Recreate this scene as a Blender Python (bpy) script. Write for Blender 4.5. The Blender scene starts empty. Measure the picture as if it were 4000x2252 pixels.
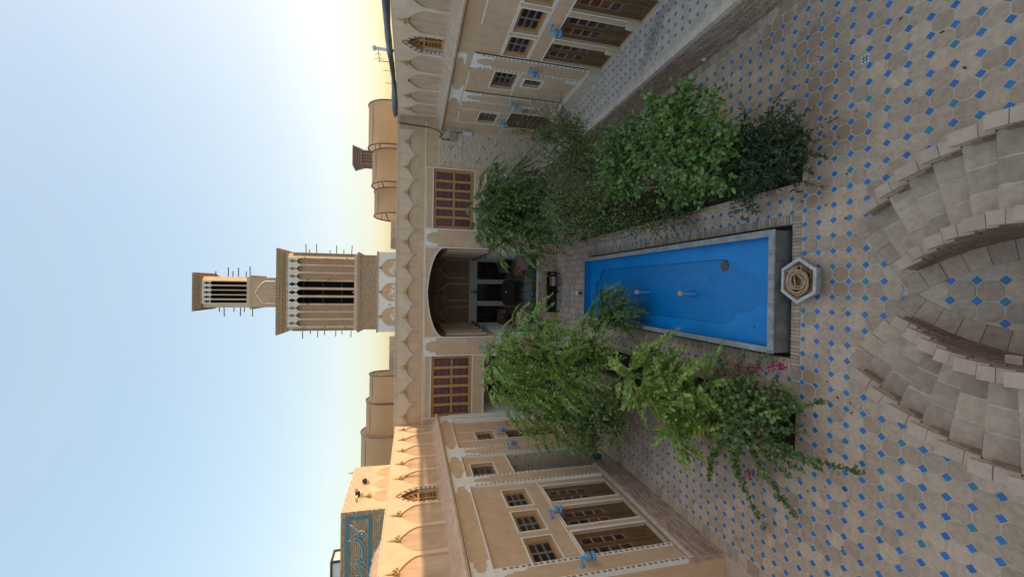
import bpy, math, random
import numpy as np
from mathutils import Matrix

K = 1.2                     # metres per layout unit
rnd = random.Random(11); nr = np.random.RandomState(5)
SC = bpy.context.scene; COL = SC.collection
CAMZ = 5.7
# ------------------------------------------------------------------ camera, world, sun
CX = np.array((0.0142673, -0.2380902, -0.9711383))      # image right (the photograph lies on its side)
CD = np.array((-0.9998899, -0.00735, -0.0128878))       # image down
CF = np.array((-0.0040694, 0.9712152, -0.2381688))      # view direction
cam = bpy.data.cameras.new('camera'); camo = bpy.data.objects.new('camera', cam); COL.objects.link(camo)
m = Matrix(((CX[0], -CD[0], -CF[0], 0), (CX[1], -CD[1], -CF[1], 0), (CX[2], -CD[2], -CF[2], CAMZ*K), (0, 0, 0, 1)))
camo.matrix_world = m
cam.sensor_fit = 'HORIZONTAL'; cam.sensor_width = 36; cam.lens = 36*1597/4000
cam.clip_end = 20000; cam.clip_start = .05
SC.camera = camo
SUN_AZ, SUN_EL = math.radians(1.5), math.radians(4.9)     # azimuth from +X towards +Y
w = bpy.data.worlds.new('World'); SC.world = w; w.use_nodes = True
nt = w.node_tree; bg = nt.nodes['Background']
sky = nt.nodes.new('ShaderNodeTexSky'); sky.sky_type = 'NISHITA'; sky.sun_disc = False
sky.sun_elevation = SUN_EL; sky.sun_rotation = math.radians(90)-SUN_AZ
sky.air_density = 1.0; sky.dust_density = 9.0; sky.ozone_density = 1.0; sky.altitude = 1200
gm = nt.nodes.new('ShaderNodeGamma'); gm.inputs[1].default_value = .36      # hazy, flattened evening sky
hs_ = nt.nodes.new('ShaderNodeHueSaturation'); hs_.inputs['Saturation'].default_value = 2.0
nt.links.new(sky.outputs[0], gm.inputs[0]); nt.links.new(gm.outputs[0], hs_.inputs['Color']); tc_ = nt.nodes.new('ShaderNodeTexCoord'); mp_ = nt.nodes.new('ShaderNodeMapping'); mp_.inputs['Scale'].default_value = (1.2, 2.2, 7); mp_.inputs['Rotation'].default_value = (.25, .35, .4)
cn_ = nt.nodes.new('ShaderNodeTexNoise'); cn_.inputs['Scale'].default_value = 1.6; cn_.inputs['Detail'].default_value = 7; cn_.inputs['Roughness'].default_value = .6
cr_ = nt.nodes.new('ShaderNodeMapRange'); cr_.inputs[1].default_value = .42; cr_.inputs[2].default_value = .75; cr_.inputs[3].default_value = 0; cr_.inputs[4].default_value = .16
tn_ = nt.nodes.new('ShaderNodeMix'); tn_.data_type = 'RGBA'; tn_.blend_type = 'MULTIPLY'; tn_.inputs[0].default_value = 1; tn_.inputs[7].default_value = (1.04, .985, .985, 1)
cm_ = nt.nodes.new('ShaderNodeMix'); cm_.data_type = 'RGBA'; cm_.inputs[7].default_value = (.86, .90, .92, 1)      # thin high cloud
nt.links.new(tc_.outputs['Generated'], mp_.inputs[0]); nt.links.new(mp_.outputs[0], cn_.inputs['Vector']); nt.links.new(cn_.outputs[0], cr_.inputs[0]); nt.links.new(cr_.outputs[0], cm_.inputs[0]); nt.links.new(hs_.outputs[0], tn_.inputs[6]); nt.links.new(tn_.outputs[2], cm_.inputs[6]); nt.links.new(cm_.outputs[2], bg.inputs[0]); bg.inputs[1].default_value = .15
sl = bpy.data.lights.new('sun', 'SUN'); so = bpy.data.objects.new('sun', sl); COL.objects.link(so)
sl.energy = .66; sl.angle = math.radians(.6); sl.color = (1, .70, .42)
sd = np.array((math.cos(SUN_EL)*math.cos(SUN_AZ), math.cos(SUN_EL)*math.sin(SUN_AZ), math.sin(SUN_EL)))
from mathutils import Vector
so.rotation_euler = Vector(sd.tolist()).to_track_quat('Z', 'Y').to_euler()
so.location = (60, 10, 30)
SC.view_settings.view_transform = 'Standard'; SC.view_settings.look = 'None'
SC.view_settings.gamma = 1; SC.view_settings.use_curve_mapping = False
SC.view_settings.exposure = 2.52

def scr(p):
    """picture position (0..4000, 0..2252) and depth of a layout point"""
    d = np.asarray(p, float)-(0, 0, CAMZ); z = d@CF
    if z < .05: return (-1e6, -1e6, z)
    return (2000+1597*(d@CX)/z, 1126+1597*(d@CD)/z, z)
def shown(p, mar=60):
    x, y, z = scr(p); return z > 0 and -mar < x < 4000+mar and -mar < y < 2252+mar

# ------------------------------------------------------------------ materials
MATS = {}
def mat(name, c1, c2=None, sc=6., rough=.85, spec=.25, bump=.0, bsc=60., pv=.0, c3=None, sc3=1.2, t3=.5, metal=0, trans=0., fine=.0, grain=None, thr=None, streak=0., spots=None, spotc=None):
    if name in MATS: return MATS[name]
    c2 = c2 or tuple(x*.78 for x in c1)
    mt = bpy.data.materials.new(name); mt.use_nodes = True; t = mt.node_tree; N = t.nodes; Lk = t.links.new
    b = N['Principled BSDF']; b.inputs['Roughness'].default_value = rough; b.inputs['Specular IOR Level'].default_value = spec
    b.inputs['Metallic'].default_value = metal
    geo = N.new('ShaderNodeNewGeometry')
    pos = geo.outputs['Position']
    if grain:
        mp = N.new('ShaderNodeMapping'); mp.inputs['Scale'].default_value = grain; Lk(pos, mp.inputs[0]); pos = mp.outputs[0]
    n = N.new('ShaderNodeTexNoise'); n.inputs['Scale'].default_value = sc; n.inputs['Detail'].default_value = 6; n.inputs['Roughness'].default_value = .62
    Lk(pos, n.inputs['Vector'])
    r = N.new('ShaderNodeMapRange'); r.inputs[1].default_value = .36; r.inputs[2].default_value = .66; Lk(n.outputs[0], r.inputs[0])
    mx = N.new('ShaderNodeMix'); mx.data_type = 'RGBA'; mx.inputs[6].default_value = (*c1, 1); mx.inputs[7].default_value = (*c2, 1)
    # one random value for every piece
    oi = N.new('ShaderNodeObjectInfo'); ad = N.new('ShaderNodeMath'); ad.operation = 'ADD'; fr = N.new('ShaderNodeMath'); fr.operation = 'FRACT'
    Lk(oi.outputs['Random'], ad.inputs[0]); Lk(geo.outputs['Random Per Island'], ad.inputs[1]); Lk(ad.outputs[0], fr.inputs[0])
    Lk(r.outputs[0], mx.inputs[0]); col = mx.outputs[2]
    if thr is not None:
        gt = N.new('ShaderNodeMath'); gt.operation = 'GREATER_THAN'; gt.inputs[1].default_value = thr; Lk(fr.outputs[0], gt.inputs[0])
        m4 = N.new('ShaderNodeMix'); m4.data_type = 'RGBA'; Lk(gt.outputs[0], m4.inputs[0]); m4.inputs[6].default_value = (*c1, 1); m4.inputs[7].default_value = (*c2, 1)
        col = m4.outputs[2]
    if c3:
        n3 = N.new('ShaderNodeTexNoise'); n3.inputs['Scale'].default_value = sc3; n3.inputs['Detail'].default_value = 5; Lk(geo.outputs['Position'], n3.inputs['Vector'])
        r3 = N.new('ShaderNodeMapRange'); r3.inputs[1].default_value = t3; r3.inputs[2].default_value = t3+.16; Lk(n3.outputs[0], r3.inputs[0])
        m3 = N.new('ShaderNodeMix'); m3.data_type = 'RGBA'; Lk(r3.outputs[0], m3.inputs[0]); Lk(col, m3.inputs[6]); m3.inputs[7].default_value = (*c3, 1); col = m3.outputs[2]
    if streak:      # run-off streaks, stretched downwards
        mp2 = N.new('ShaderNodeMapping'); mp2.inputs['Scale'].default_value = (5, 5, .55); Lk(geo.outputs['Position'], mp2.inputs[0])
        ns = N.new('ShaderNodeTexNoise'); ns.inputs['Scale'].default_value = 1.4; ns.inputs['Detail'].default_value = 6; Lk(mp2.outputs[0], ns.inputs['Vector'])
        rs = N.new('ShaderNodeMapRange'); rs.inputs[1].default_value = .40; rs.inputs[2].default_value = .72; rs.inputs[3].default_value = 1+streak*.35; rs.inputs[4].default_value = 1-streak; Lk(ns.outputs[0], rs.inputs[0])
        hs = N.new('ShaderNodeHueSaturation'); Lk(col, hs.inputs['Color']); Lk(rs.outputs[0], hs.inputs['Value']); col = hs.outputs[0]
    if spots:       # damp brown patches on the floor
        acc = None
        wn = N.new('ShaderNodeTexNoise'); wn.inputs['Scale'].default_value = 2.2; wn.inputs['Detail'].default_value = 4; Lk(geo.outputs['Position'], wn.inputs['Vector'])
        for (sx, sy, sr) in spots:
            vd = N.new('ShaderNodeVectorMath'); vd.operation = 'DISTANCE'; Lk(geo.outputs['Position'], vd.inputs[0]); vd.inputs[1].default_value = (sx*K, sy*K, 0)
            dv = N.new('ShaderNodeMapRange'); dv.inputs[1].default_value = 0; dv.inputs[2].default_value = sr*K; dv.inputs[3].default_value = 1; dv.inputs[4].default_value = 0; Lk(vd.outputs['Value'], dv.inputs[0])
            if acc is None: acc = dv.outputs[0]
            else:
                mxm = N.new('ShaderNodeMath'); mxm.operation = 'MAXIMUM'; Lk(acc, mxm.inputs[0]); Lk(dv.outputs[0], mxm.inputs[1]); acc = mxm.outputs[0]
        pm = N.new('ShaderNodeMath'); pm.operation = 'MULTIPLY_ADD'; Lk(fr.outputs[0], pm.inputs[0]); pm.inputs[1].default_value = .5; Lk(wn.outputs[0], pm.inputs[2])
        sm = N.new('ShaderNodeMath'); sm.operation = 'MULTIPLY'; Lk(acc, sm.inputs[0]); Lk(pm.outputs[0], sm.inputs[1])
        sr_ = N.new('ShaderNodeMapRange'); sr_.inputs[1].default_value = .24; sr_.inputs[2].default_value = .62; sr_.inputs[4].default_value = .85; Lk(sm.outputs[0], sr_.inputs[0])
        m6 = N.new('ShaderNodeMix'); m6.data_type = 'RGBA'; Lk(sr_.outputs[0], m6.inputs[0]); Lk(col, m6.inputs[6]); m6.inputs[7].default_value = (*spotc, 1); col = m6.outputs[2]
    if pv or fine:
        hv = N.new('ShaderNodeHueSaturation'); Lk(col, hv.inputs['Color'])
        src = fr.outputs[0]
        if fine:
            nf = N.new('ShaderNodeTexNoise'); nf.inputs['Scale'].default_value = 90; nf.inputs['Detail'].default_value = 3; Lk(geo.outputs['Position'], nf.inputs['Vector'])
            mm = N.new('ShaderNodeMath'); mm.operation = 'MULTIPLY_ADD'; Lk(nf.outputs[0], mm.inputs[0]); mm.inputs[1].default_value = fine*2; mm.inputs[2].default_value = 1-fine
            m2 = N.new('ShaderNodeMath'); m2.operation = 'MULTIPLY_ADD'; Lk(fr.outputs[0], m2.inputs[0]); m2.inputs[1].default_value = pv*2; m2.inputs[2].default_value = 1-pv
            m5 = N.new('ShaderNodeMath'); m5.operation = 'MULTIPLY'; Lk(mm.outputs[0], m5.inputs[0]); Lk(m2.outputs[0], m5.inputs[1]); src = m5.outputs[0]
        else:
            m2 = N.new('ShaderNodeMath'); m2.operation = 'MULTIPLY_ADD'; Lk(fr.outputs[0], m2.inputs[0]); m2.inputs[1].default_value = pv*2; m2.inputs[2].default_value = 1-pv; src = m2.outputs[0]
        Lk(src, hv.inputs['Value']); col = hv.outputs[0]
    Lk(col, b.inputs['Base Color'])
    if bump:
        nb = N.new('ShaderNodeTexNoise'); nb.inputs['Scale'].default_value = bsc; nb.inputs['Detail'].default_value = 5; Lk(pos, nb.inputs['Vector'])
        bp = N.new('ShaderNodeBump'); bp.inputs['Strength'].default_value = bump; bp.inputs['Distance'].default_value = .01
        Lk(nb.outputs[0], bp.inputs['Height']); Lk(bp.outputs[0], b.inputs['Normal'])
    if trans:
        tr = N.new('ShaderNodeBsdfTranslucent'); Lk(col, tr.inputs[0]); ms = N.new('ShaderNodeMixShader'); ms.inputs[0].default_value = trans
        Lk(b.outputs[0], ms.inputs[1]); Lk(tr.outputs[0], ms.inputs[2]); Lk(ms.outputs[0], N['Material Output'].inputs[0])
    MATS[name] = mt; return mt

plaster = mat('straw_plaster', (.63, .445, .295), (.56, .39, .25), 3.2, .95, .1, .25, 90, c3=(.67, .485, .335), sc3=.9, t3=.55, fine=.14, streak=.06)
plaster2 = mat('parapet_plaster', (.56, .41, .29), (.49, .35, .245), 2.4, .95, .1, .25, 80, c3=(.62, .48, .37), sc3=.8, t3=.56, fine=.10, streak=.16)
plaster3 = mat('arcade_plaster', (.68, .54, .40), (.62, .48, .345), 2.2, .95, .1, .2, 80, c3=(.72, .61, .50), sc3=.9, t3=.56, fine=.08, streak=.07)
white = mat('gypsum', (.82, .80, .75), (.75, .73, .68), 5, .9, .15, .12, 60, fine=.05)
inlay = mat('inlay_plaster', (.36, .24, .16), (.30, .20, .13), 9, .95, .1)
darkplaster = mat('interior_shade_plaster', (.42, .30, .225), (.36, .25, .185), 3, .95, .1, .2, 60)  # plaster colour darkened to stand for the shade inside the iwan and rooms
brickR = mat('brown_brick', (.52, .375, .285), (.41, .285, .215), 14, .92, .15, .35, 70, pv=.26, c3=(.54, .42, .33), sc3=2.2, t3=.56)
brickP = mat('buff_brick', (.73, .61, .485), (.65, .53, .41), 12, .93, .12, .35, 70, pv=.10, fine=.08)
brickD = mat('dark_buff_brick', (.34, .23, .17), (.29, .19, .14), 12, .93, .12, .3, 70, pv=.2)
brickT = mat('tower_brick', (.50, .385, .265), (.42, .315, .21), 12, .93, .12, .3, 70, pv=.16)
mortar = mat('mortar', (.64, .55, .44), (.55, .465, .365), 9, .95, .1, .4, 80, fine=.12)
octm = mat('fired_tile', (.57, .415, .295), (.45, .315, .215), 13, .8, .25, .25, 40, pv=.18, c3=(.38, .255, .165), sc3=3.6, t3=.58, fine=.14, spots=((2.95, 4.65, .85), (3.7, 4.85, .9), (2.1, 4.35, .7), (1.5, 4.75, .6), (4.15, 5.5, .7), (.1, 4.35, .5), (-1.3, 4.8, .5), (-3.3, 8.4, 1.0), (1.35, 7.5, .6)), spotc=(.31, .195, .115))
octg = mat('terrace_tile', (.58, .46, .36), (.51, .395, .305), 7, .85, .2, .2, 40, pv=.12, c3=(.26, .20, .16), sc3=.8, t3=.60, fine=.06)
glaze = mat('blue_glaze', (.035, .17, .42), (.035, .19, .27), 8, .38, .5, .1, 30, pv=.16, thr=.87)
paver = mat('square_paver', (.52, .385, .275), (.40, .29, .20), 9, .9, .2, .5, 45, pv=.22, fine=.10)
cap = mat('pale_cap_tile', (.55, .405, .30), (.47, .34, .25), 9, .9, .2, .3, 50, pv=.08, fine=.08)
stone = mat('grey_stone', (.40, .38, .355), (.26, .25, .235), 8, .8, .3, .4, 40, c3=(.42, .38, .35), sc3=3.4, t3=.56)
stoneD = mat('dark_stone', (.22, .20, .18), (.13, .12, .11), 5, .9, .2, .4, 40, c3=(.28, .22, .175), sc3=2.2, t3=.55)
poolb = mat('pool_paint', (.0, .25, .62), (.0, .20, .52), 1.6, .33, .45, .05, 20, c3=(.01, .26, .56), sc3=.9, t3=.55)
poolt = mat('pool_tile', (.0, .22, .56), (.003, .18, .46), 5, .3, .5, .0, 20, c3=(.0, .12, .30), sc3=1.9, t3=.63)
black = mat('matt_black', (.05, .046, .042), (.03, .028, .026), 9, rough=.85)  # plain near-black for the channel bed, block slot and small fittings
soil = mat('soil', (.07, .05, .035), (.04, .03, .022), 10, 1, .05, .8, 30)
earth = mat('earth', (.36, .28, .2), (.3, .22, .16), .02, 1, .05)
wood = mat('honey_wood', (.52, .29, .11), (.38, .20, .07), 5, .5, .35, .15, 30, grain=(8, 8, 1.2), pv=.08)
woodh = mat('honey_wood_flat', (.52, .29, .11), (.40, .215, .075), 5, .5, .35, .15, 30, grain=(1.2, 8, 8), pv=.08)
woodd = mat('brown_wood', (.20, .115, .05), (.125, .068, .03), 5, .5, .35, .15, 30, grain=(8, 8, 1.0), pv=.1)
woodk = mat('walnut_wood', (.05, .027, .018), (.03, .017, .012), 5, .45, .4, .1, 30, grain=(6, 6, 1.5))
glass = mat('dim_glass', (.055, .03, .024), (.03, .018, .016), 3, .08, .6, pv=.3)
glassr = mat('red_glass', (.13, .035, .018), (.04, .014, .012), 4, .10, .6, pv=.45)
glassp = mat('plum_glass', (.15, .035, .038), (.09, .022, .03), 5, .15, .55, pv=.5)
lead = mat('glazing_bar', (.34, .29, .27), (.27, .23, .21), 8, .6, .3)
lattice = mat('plum_lattice', (.24, .15, .14), (.19, .115, .11), 8, .6, .3)
lampm = mat('blue_ceramic', (.17, .37, .60), (.13, .30, .53), 9, .45, .45, .1, 40, pv=.06)
brass = mat('ochre_ceramic', (.62, .45, .21), (.52, .36, .15), 9, .6, .3, pv=.1)
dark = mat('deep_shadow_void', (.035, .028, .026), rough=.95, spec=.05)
fabric = mat('shade_cloth', (.86, .61, .37), (.80, .55, .32), 1.2, .9, .1, .1, 200, trans=.55)
tarpm = mat('tarpaulin', (.115, .135, .165), (.085, .10, .125), 3, .55, .35, .3, 8, c3=(.16, .19, .22), sc3=1.5)
sack = mat('sackcloth', (.50, .40, .33), (.40, .31, .25), 4, .95, .1, .6, 9)
iron = mat('dark_iron', (.045, .035, .03), (.03, .025, .022), 12, .5, .4)
pole = mat('weathered_pole', (.14, .095, .07), (.10, .07, .05), 10, .9)
hoopm = mat('hoop_steel', (.19, .125, .11), (.15, .10, .09), 6, .6, .3)
whitep = mat('white_plastic', (.72, .73, .74), (.66, .67, .68), 5, .5, .4)
greyp = mat('grey_metal_box', (.34, .34, .33), (.27, .27, .265), 9, .6, .4)
teal = mat('turquoise_glaze', (.03, .27, .34), (.022, .20, .27), 9, .4, .5)
signb = mat('sign_turquoise', (.09, .25, .29), (.08, .22, .26), 6, .5, .4)
signw = mat('sign_white', (.70, .74, .74), rough=.6)
navy = mat('navy_glaze', (.02, .03, .14), (.03, .05, .22), 40, .4, .5)
cable = mat('black_cable', (.02, .02, .022), rough=.6)
hosem = mat('cream_hose', (.52, .36, .22), (.45, .30, .18), 12, .5, .4)
hextile = mat('brown_pattern_tile', (.30, .13, .045), (.11, .04, .02), 9, .5, .35)
bark = mat('bark', (.13, .085, .055), (.075, .05, .035), 12, .95, .1, .7, 30)
pink = mat('pink_cloth', (.34, .23, .22), (.22, .13, .13), 14, .95, .1)
rugm = mat('rug_stripe', (.34, .33, .32), (.28, .27, .26), 6, .95, .1)
rugb = mat('rug_blue', (.06, .085, .17), rough=.95)
hill = mat('far_hill', (.55, .52, .50), (.5, .47, .46), .01, 1, .05)
def leafm(n, a, b, c, t3=.52):
    return mat(n, a, b, 5, .38, .5, pv=.46, c3=c, sc3=2.6, t3=t3, trans=.28)
leafP = leafm('pinnate_leaf', (0.298, 0.432, 0.096), (0.198, 0.329, 0.075), (0.453, 0.551, 0.106), .55)
leafP2 = leafm('deep_pinnate_leaf', (0.180, 0.265, 0.074), (0.127, 0.201, 0.059), (0.267, 0.322, 0.074), .56)
leafY = leafm('young_pinnate_leaf', (0.329, 0.415, 0.087), (0.205, 0.328, 0.069), (0.601, 0.480, 0.103), .58)
leafG = leafm('pomegranate_leaf', (0.153, 0.197, 0.052), (0.104, 0.147, 0.041), (0.269, 0.247, 0.059), .56)
leafC = leafm('citrus_leaf', (0.170, 0.282, 0.063), (0.113, 0.215, 0.053), (0.425, 0.430, 0.071), .60)
leafD = leafm('dark_shrub_leaf', (0.073, 0.111, 0.045), (0.054, 0.085, 0.037), (0.100, 0.143, 0.050), .56)
leafB = leafm('bougainvillea_leaf', (0.173, 0.242, 0.067), (0.106, 0.180, 0.051), (0.264, 0.337, 0.084), .54)
leafL = leafm('light_shrub_leaf', (0.156, 0.247, 0.065), (0.117, 0.195, 0.052), (0.234, 0.312, 0.078), .55)
magenta = mat('magenta_bract', (.52, .03, .16), (.40, .02, .12), 20, .6, .2, trans=.3)
lime = mat('green_fruit', (.06, .14, .04), (.08, .17, .05), 20, .4, .4)

# ------------------------------------------------------------------ builders
WP = {}
def tag(o, label=None, cat=None, group=None, kind=None):
    if label: o['label'] = label
    if cat: o['category'] = cat
    if group: o['group'] = group
    if kind: o['kind'] = kind
    return o
def thing(name, label, cat, loc, group=None):
    o = bpy.data.objects.new(name, None); COL.objects.link(o); o.empty_display_size = .2
    WP[o] = np.array(loc, float); o.location = (WP[o]*K).tolist(); return tag(o, label, cat, group)
def struct(name, loc=(0, 0, 0)):
    o = bpy.data.objects.new(name, None); COL.objects.link(o); WP[o] = np.array(loc, float); o.location = (WP[o]*K).tolist()
    o['kind'] = 'structure'; return o
def mesh(name, V, F, m, smooth=False):
    me = bpy.data.meshes.new(name); V = np.asarray(V, float)*K
    if isinstance(F, np.ndarray):
        n = F.shape[0]; c = F.shape[1]
        me.vertices.add(len(V)); me.vertices.foreach_set('co', V.ravel())
        me.loops.add(n*c); me.loops.foreach_set('vertex_index', F.ravel().astype(np.int32))
        me.polygons.add(n); me.polygons.foreach_set('loop_start', np.arange(0, n*c, c, dtype=np.int32))
        me.update(calc_edges=True)
    else:
        me.from_pydata(V.tolist(), [], F)
    me.materials.append(m)
    if smooth: me.polygons.foreach_set('use_smooth', [True]*len(me.polygons))
    return me
def mk(name, V, F, m, parent=None, smooth=False, loc=None, kind=None):
    V = np.asarray(V, float)
    if parent is not None: base = WP[parent]
    elif loc is not None: base = np.array(loc, float)
    else: base = np.array(((V[:, 0].min()+V[:, 0].max())/2, (V[:, 1].min()+V[:, 1].max())/2, V[:, 2].min()))
    o = bpy.data.objects.new(name, mesh(name, V-base, F, m, smooth)); COL.objects.link(o); WP[o] = base
    if parent is not None: o.parent = parent
    else: o.location = (base*K).tolist()
    if kind: o['kind'] = kind
    return o
def W0(u, v, w): return (u, v, w)
XL, XR, YF = -4.9, 5.88, 15.6
def Lf(u, v, w): return (XL+w, u, v)
def Rf(u, v, w): return (XR-w, u, v)
def Ff(u, v, w): return (u, YF-w, v)
def at(fr, du=0, dv=0, dw=0): return lambda u, v, w: fr(u+du, v+dv, w+dw)
class MB:
    def __init__(s): s.V = []; s.F = []
    def add(s, V, F):
        o = len(s.V); s.V += [tuple(v) for v in V]; s.F += [tuple(i+o for i in f) for f in F]; return s
    def box(s, fr, u0, u1, v0, v1, w0, w1):
        V = [fr(u, v, w) for w in (w0, w1) for v in (v0, v1) for u in (u0, u1)]
        return s.add(V, [(0, 1, 3, 2), (4, 5, 7, 6), (0, 1, 5, 4), (2, 3, 7, 6), (0, 2, 6, 4), (1, 3, 7, 5)])
    def poly(s, fr, P, w0, w1, back=False):
        n = len(P); V = [fr(u, v, w1) for u, v in P]+[fr(u, v, w0) for u, v in P]
        F = [tuple(range(n))]+[(i, (i+1) % n, n+(i+1) % n, n+i) for i in range(n)]
        if back: F.append(tuple(range(2*n-1, n-1, -1)))
        return s.add(V, F)
    def tube(s, P, r, n=6, cap=True):
        P = [np.array(p, float) for p in P]; R = r if hasattr(r, '__len__') else [r]*len(P); V = []; F = []
        up = np.array((0, 0, 1.)); 
        for i, p in enumerate(P):
            t = P[min(i+1, len(P)-1)]-P[max(i-1, 0)]; t = t/(np.linalg.norm(t)+1e-9)
            a = np.cross(t, up if abs(t[2]) < .9 else (1, 0, 0)); a = a/(np.linalg.norm(a)+1e-9); b = np.cross(t, a)
            for k in range(n):
                q = 2*math.pi*k/n; V.append(p+R[i]*(math.cos(q)*a+math.sin(q)*b))
        for i in range(len(P)-1):
            for k in range(n): F.append((i*n+k, i*n+(k+1) % n, (i+1)*n+(k+1) % n, (i+1)*n+k))
        if cap: F.append(tuple(range(n))); F.append(tuple(range((len(P)-1)*n, len(P)*n)))
        return s.add(V, F)
    def lathe(s, c, prof, n=12, axis=(0, 0, 1), squash=1., skip=None):
        ax = np.array(axis, float); ax /= np.linalg.norm(ax); a = np.cross(ax, (0, 1, 0) if abs(ax[1]) < .9 else (1, 0, 0)); a /= np.linalg.norm(a); b = np.cross(ax, a)
        V = []; F = []
        for r, h in prof:
            for k in range(n):
                q = 2*math.pi*k/n; V.append(np.array(c)+ax*h+r*(math.cos(q)*a+squash*math.sin(q)*b))
        for i in range(len(prof)-1):
            for k in range(n):
                if skip and skip(i, k): continue
                F.append((i*n+k, i*n+(k+1) % n, (i+1)*n+(k+1) % n, (i+1)*n+k))
        return s.add(V, F)
    def build(s, name, m, parent=None, smooth=False, loc=None, kind=None): return mk(name, s.V, s.F, m, parent, smooth, loc, kind)
def box(name, fr, a, m, parent=None, **k): return MB().box(fr, *a).build(name, m, parent, **k)

BOXV = np.array([(x, y, z) for z in (-.5, .5) for y in (-.5, .5) for x in (-.5, .5)])
BOXF = [(0, 1, 3, 2), (4, 5, 7, 6), (0, 1, 5, 4), (2, 3, 7, 6), (0, 2, 6, 4), (1, 3, 7, 5)]
def pieces(name, parent, items, TV, TF, m, maxn=300, stuff=None):
    """items: (centre, scale xyz, rotz). The largest in view become objects that share one mesh, the rest one part."""
    vis = [(scr(i[0])[2], j) for j, i in enumerate(items) if shown(i[0])]
    vis.sort(); pick = set(j for _, j in vis[:maxn]); TV = np.asarray(TV, float)
    if pick:
        me = mesh(name, TV, TF, m)
        for j in sorted(pick):
            c, s, rz = items[j]
            o = bpy.data.objects.new(name, me); COL.objects.link(o); o.parent = parent
            o.location = ((np.array(c)-WP[parent])*K).tolist(); o.scale = s; o.rotation_euler = (0, 0, rz); WP[o] = np.array(c, float)
    rest = [items[j] for j in range(len(items)) if j not in pick]
    if rest:
        V = []; F = []; nv = len(TV)
        for c, s, rz in rest:
            q = TV*np.array(s); cs, sn = math.cos(rz), math.sin(rz)
            q = np.stack([q[:, 0]*cs-q[:, 1]*sn, q[:, 0]*sn+q[:, 1]*cs, q[:, 2]], 1)+np.array(c)
            o = len(V)*nv; V.append(q); F += [tuple(i+o for i in f) for f in TF]
        mk(stuff or name+'_field', np.concatenate(V), F, m, parent, kind='stuff')
def bricks(parent, fr, u0, u1, v0, v1, w, bl, bh, m, gap=.014, depth=.03, maxn=300, skip=None, stag=.5, name='brick', dark=None, jit=.004, loc2=None):
    """running bond in the plane of a frame"""
    its = []; its2 = []; row = 0; v = v0
    e = np.array(fr(1, 0, 0))-np.array(fr(0, 0, 0)); f = np.array(fr(0, 1, 0))-np.array(fr(0, 0, 0)); g = np.array(fr(0, 0, 1))-np.array(fr(0, 0, 0))
    while v+bh*.6 <= v1:
        hh = min(bh, v1-v); u = u0-(bl*stag if row % 2 else 0)+rnd.uniform(-.01, .01)
        while u < u1:
            a = max(u, u0); b = min(u+bl, u1)
            if b-a > gap*2:
                uc, vc = (a+b)/2, v+hh/2
                if not (skip and skip(uc, vc)):
                    c = np.array(fr(uc, vc, w-depth/2+rnd.uniform(0, jit)))
                    s = np.abs(e*(b-a-gap)+f*(hh-gap)+g*depth)
                    isd = dark and rnd.random() < dark[0]
                    if isd: s = np.abs(e*(b-a)*.42+f*(hh-gap)+g*(depth+.004))
                    (its2 if isd else its).append((c, tuple(s), 0))
                    if isd: its.append((np.array(fr(uc+(b-a)*.25*.98+(b-a)*.03, vc, w-depth/2)), tuple(np.abs(e*(b-a)*.40+f*(hh-gap)+g*depth)), 0)); its.append((np.array(fr(uc-(b-a)*.36, vc, w-depth/2)), tuple(np.abs(e*(b-a)*.22+f*(hh-gap)+g*depth)), 0))
            u += bl
        v += bh; row += 1
    pieces(name, parent, its, BOXV, BOXF, m, maxn)
    if its2: pieces(name, parent, its2, BOXV, BOXF, dark[1], max(0, maxn//5), 'dark_brick_field')
    return its
def wallholes(mb, fr, u0, u1, v0, v1, holes, w, depth):
    us = sorted({u0, u1, *[h[0] for h in holes], *[h[1] for h in holes]}); vs = sorted({v0, v1, *[h[2] for h in holes], *[h[3] for h in holes]})
    us = [u for u in us if u0 <= u <= u1]; vs = [v for v in vs if v0 <= v <= v1]
    for i in range(len(us)-1):
        for j in range(len(vs)-1):
            uc, vc = (us[i]+us[i+1])/2, (vs[j]+vs[j+1])/2
            if any(h[0] < uc < h[1] and h[2] < vc < h[3] for h in holes): continue
            mb.add([fr(us[i], vs[j], w), fr(us[i+1], vs[j], w), fr(us[i+1], vs[j+1], w), fr(us[i], vs[j+1], w)], [(0, 1, 2, 3)])
    for a, b, c, d in holes:
        for p, q in (((a, c), (b, c)), ((b, c), (b, d)), ((b, d), (a, d)), ((a, d), (a, c))):
            mb.add([fr(*p, w), fr(*q, w), fr(*q, w-depth), fr(*p, w-depth)], [(0, 1, 2, 3)])
def bez(P, n=8):
    out = []
    for i in range(n+1):
        t = i/n
        if len(P) == 3: out.append(tuple((1-t)**2*P[0][k]+2*t*(1-t)*P[1][k]+t*t*P[2][k] for k in (0, 1)))
        else: out.append(tuple((1-t)**3*P[0][k]+3*t*(1-t)**2*P[1][k]+3*t*t*(1-t)*P[2][k]+t**3*P[3][k] for k in (0, 1)))
    return out
def rotp(P, c, s): return [(p[0]*c[0]+s[0], p[1]*c[1]+s[1]) for p in P]
# ------------------------------------------------------------------ ground, courtyard floor
g = struct('ground')
o = mk('terrain', [(-4000, -4000, -.6), (4000, -4000, -.6), (4000, 4000, -.6), (-4000, 4000, -.6)], [(0, 1, 2, 3)], earth, g)
floor = struct('courtyard_floor')
PIT = (-1.05, 1.03, 5.10, 12.54); BEDL = (-2.57, -1.78, 5.0, 13.3); BEDR = (1.64, 2.45, 4.95, 13.4); WELL = (-1.14, .80, 14.98, 15.6)
mb = MB(); wallholes(mb, W0, -5.9, 5.9, -2, 15.6, [PIT, BEDL, BEDR, WELL], -.004, .35)
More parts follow.
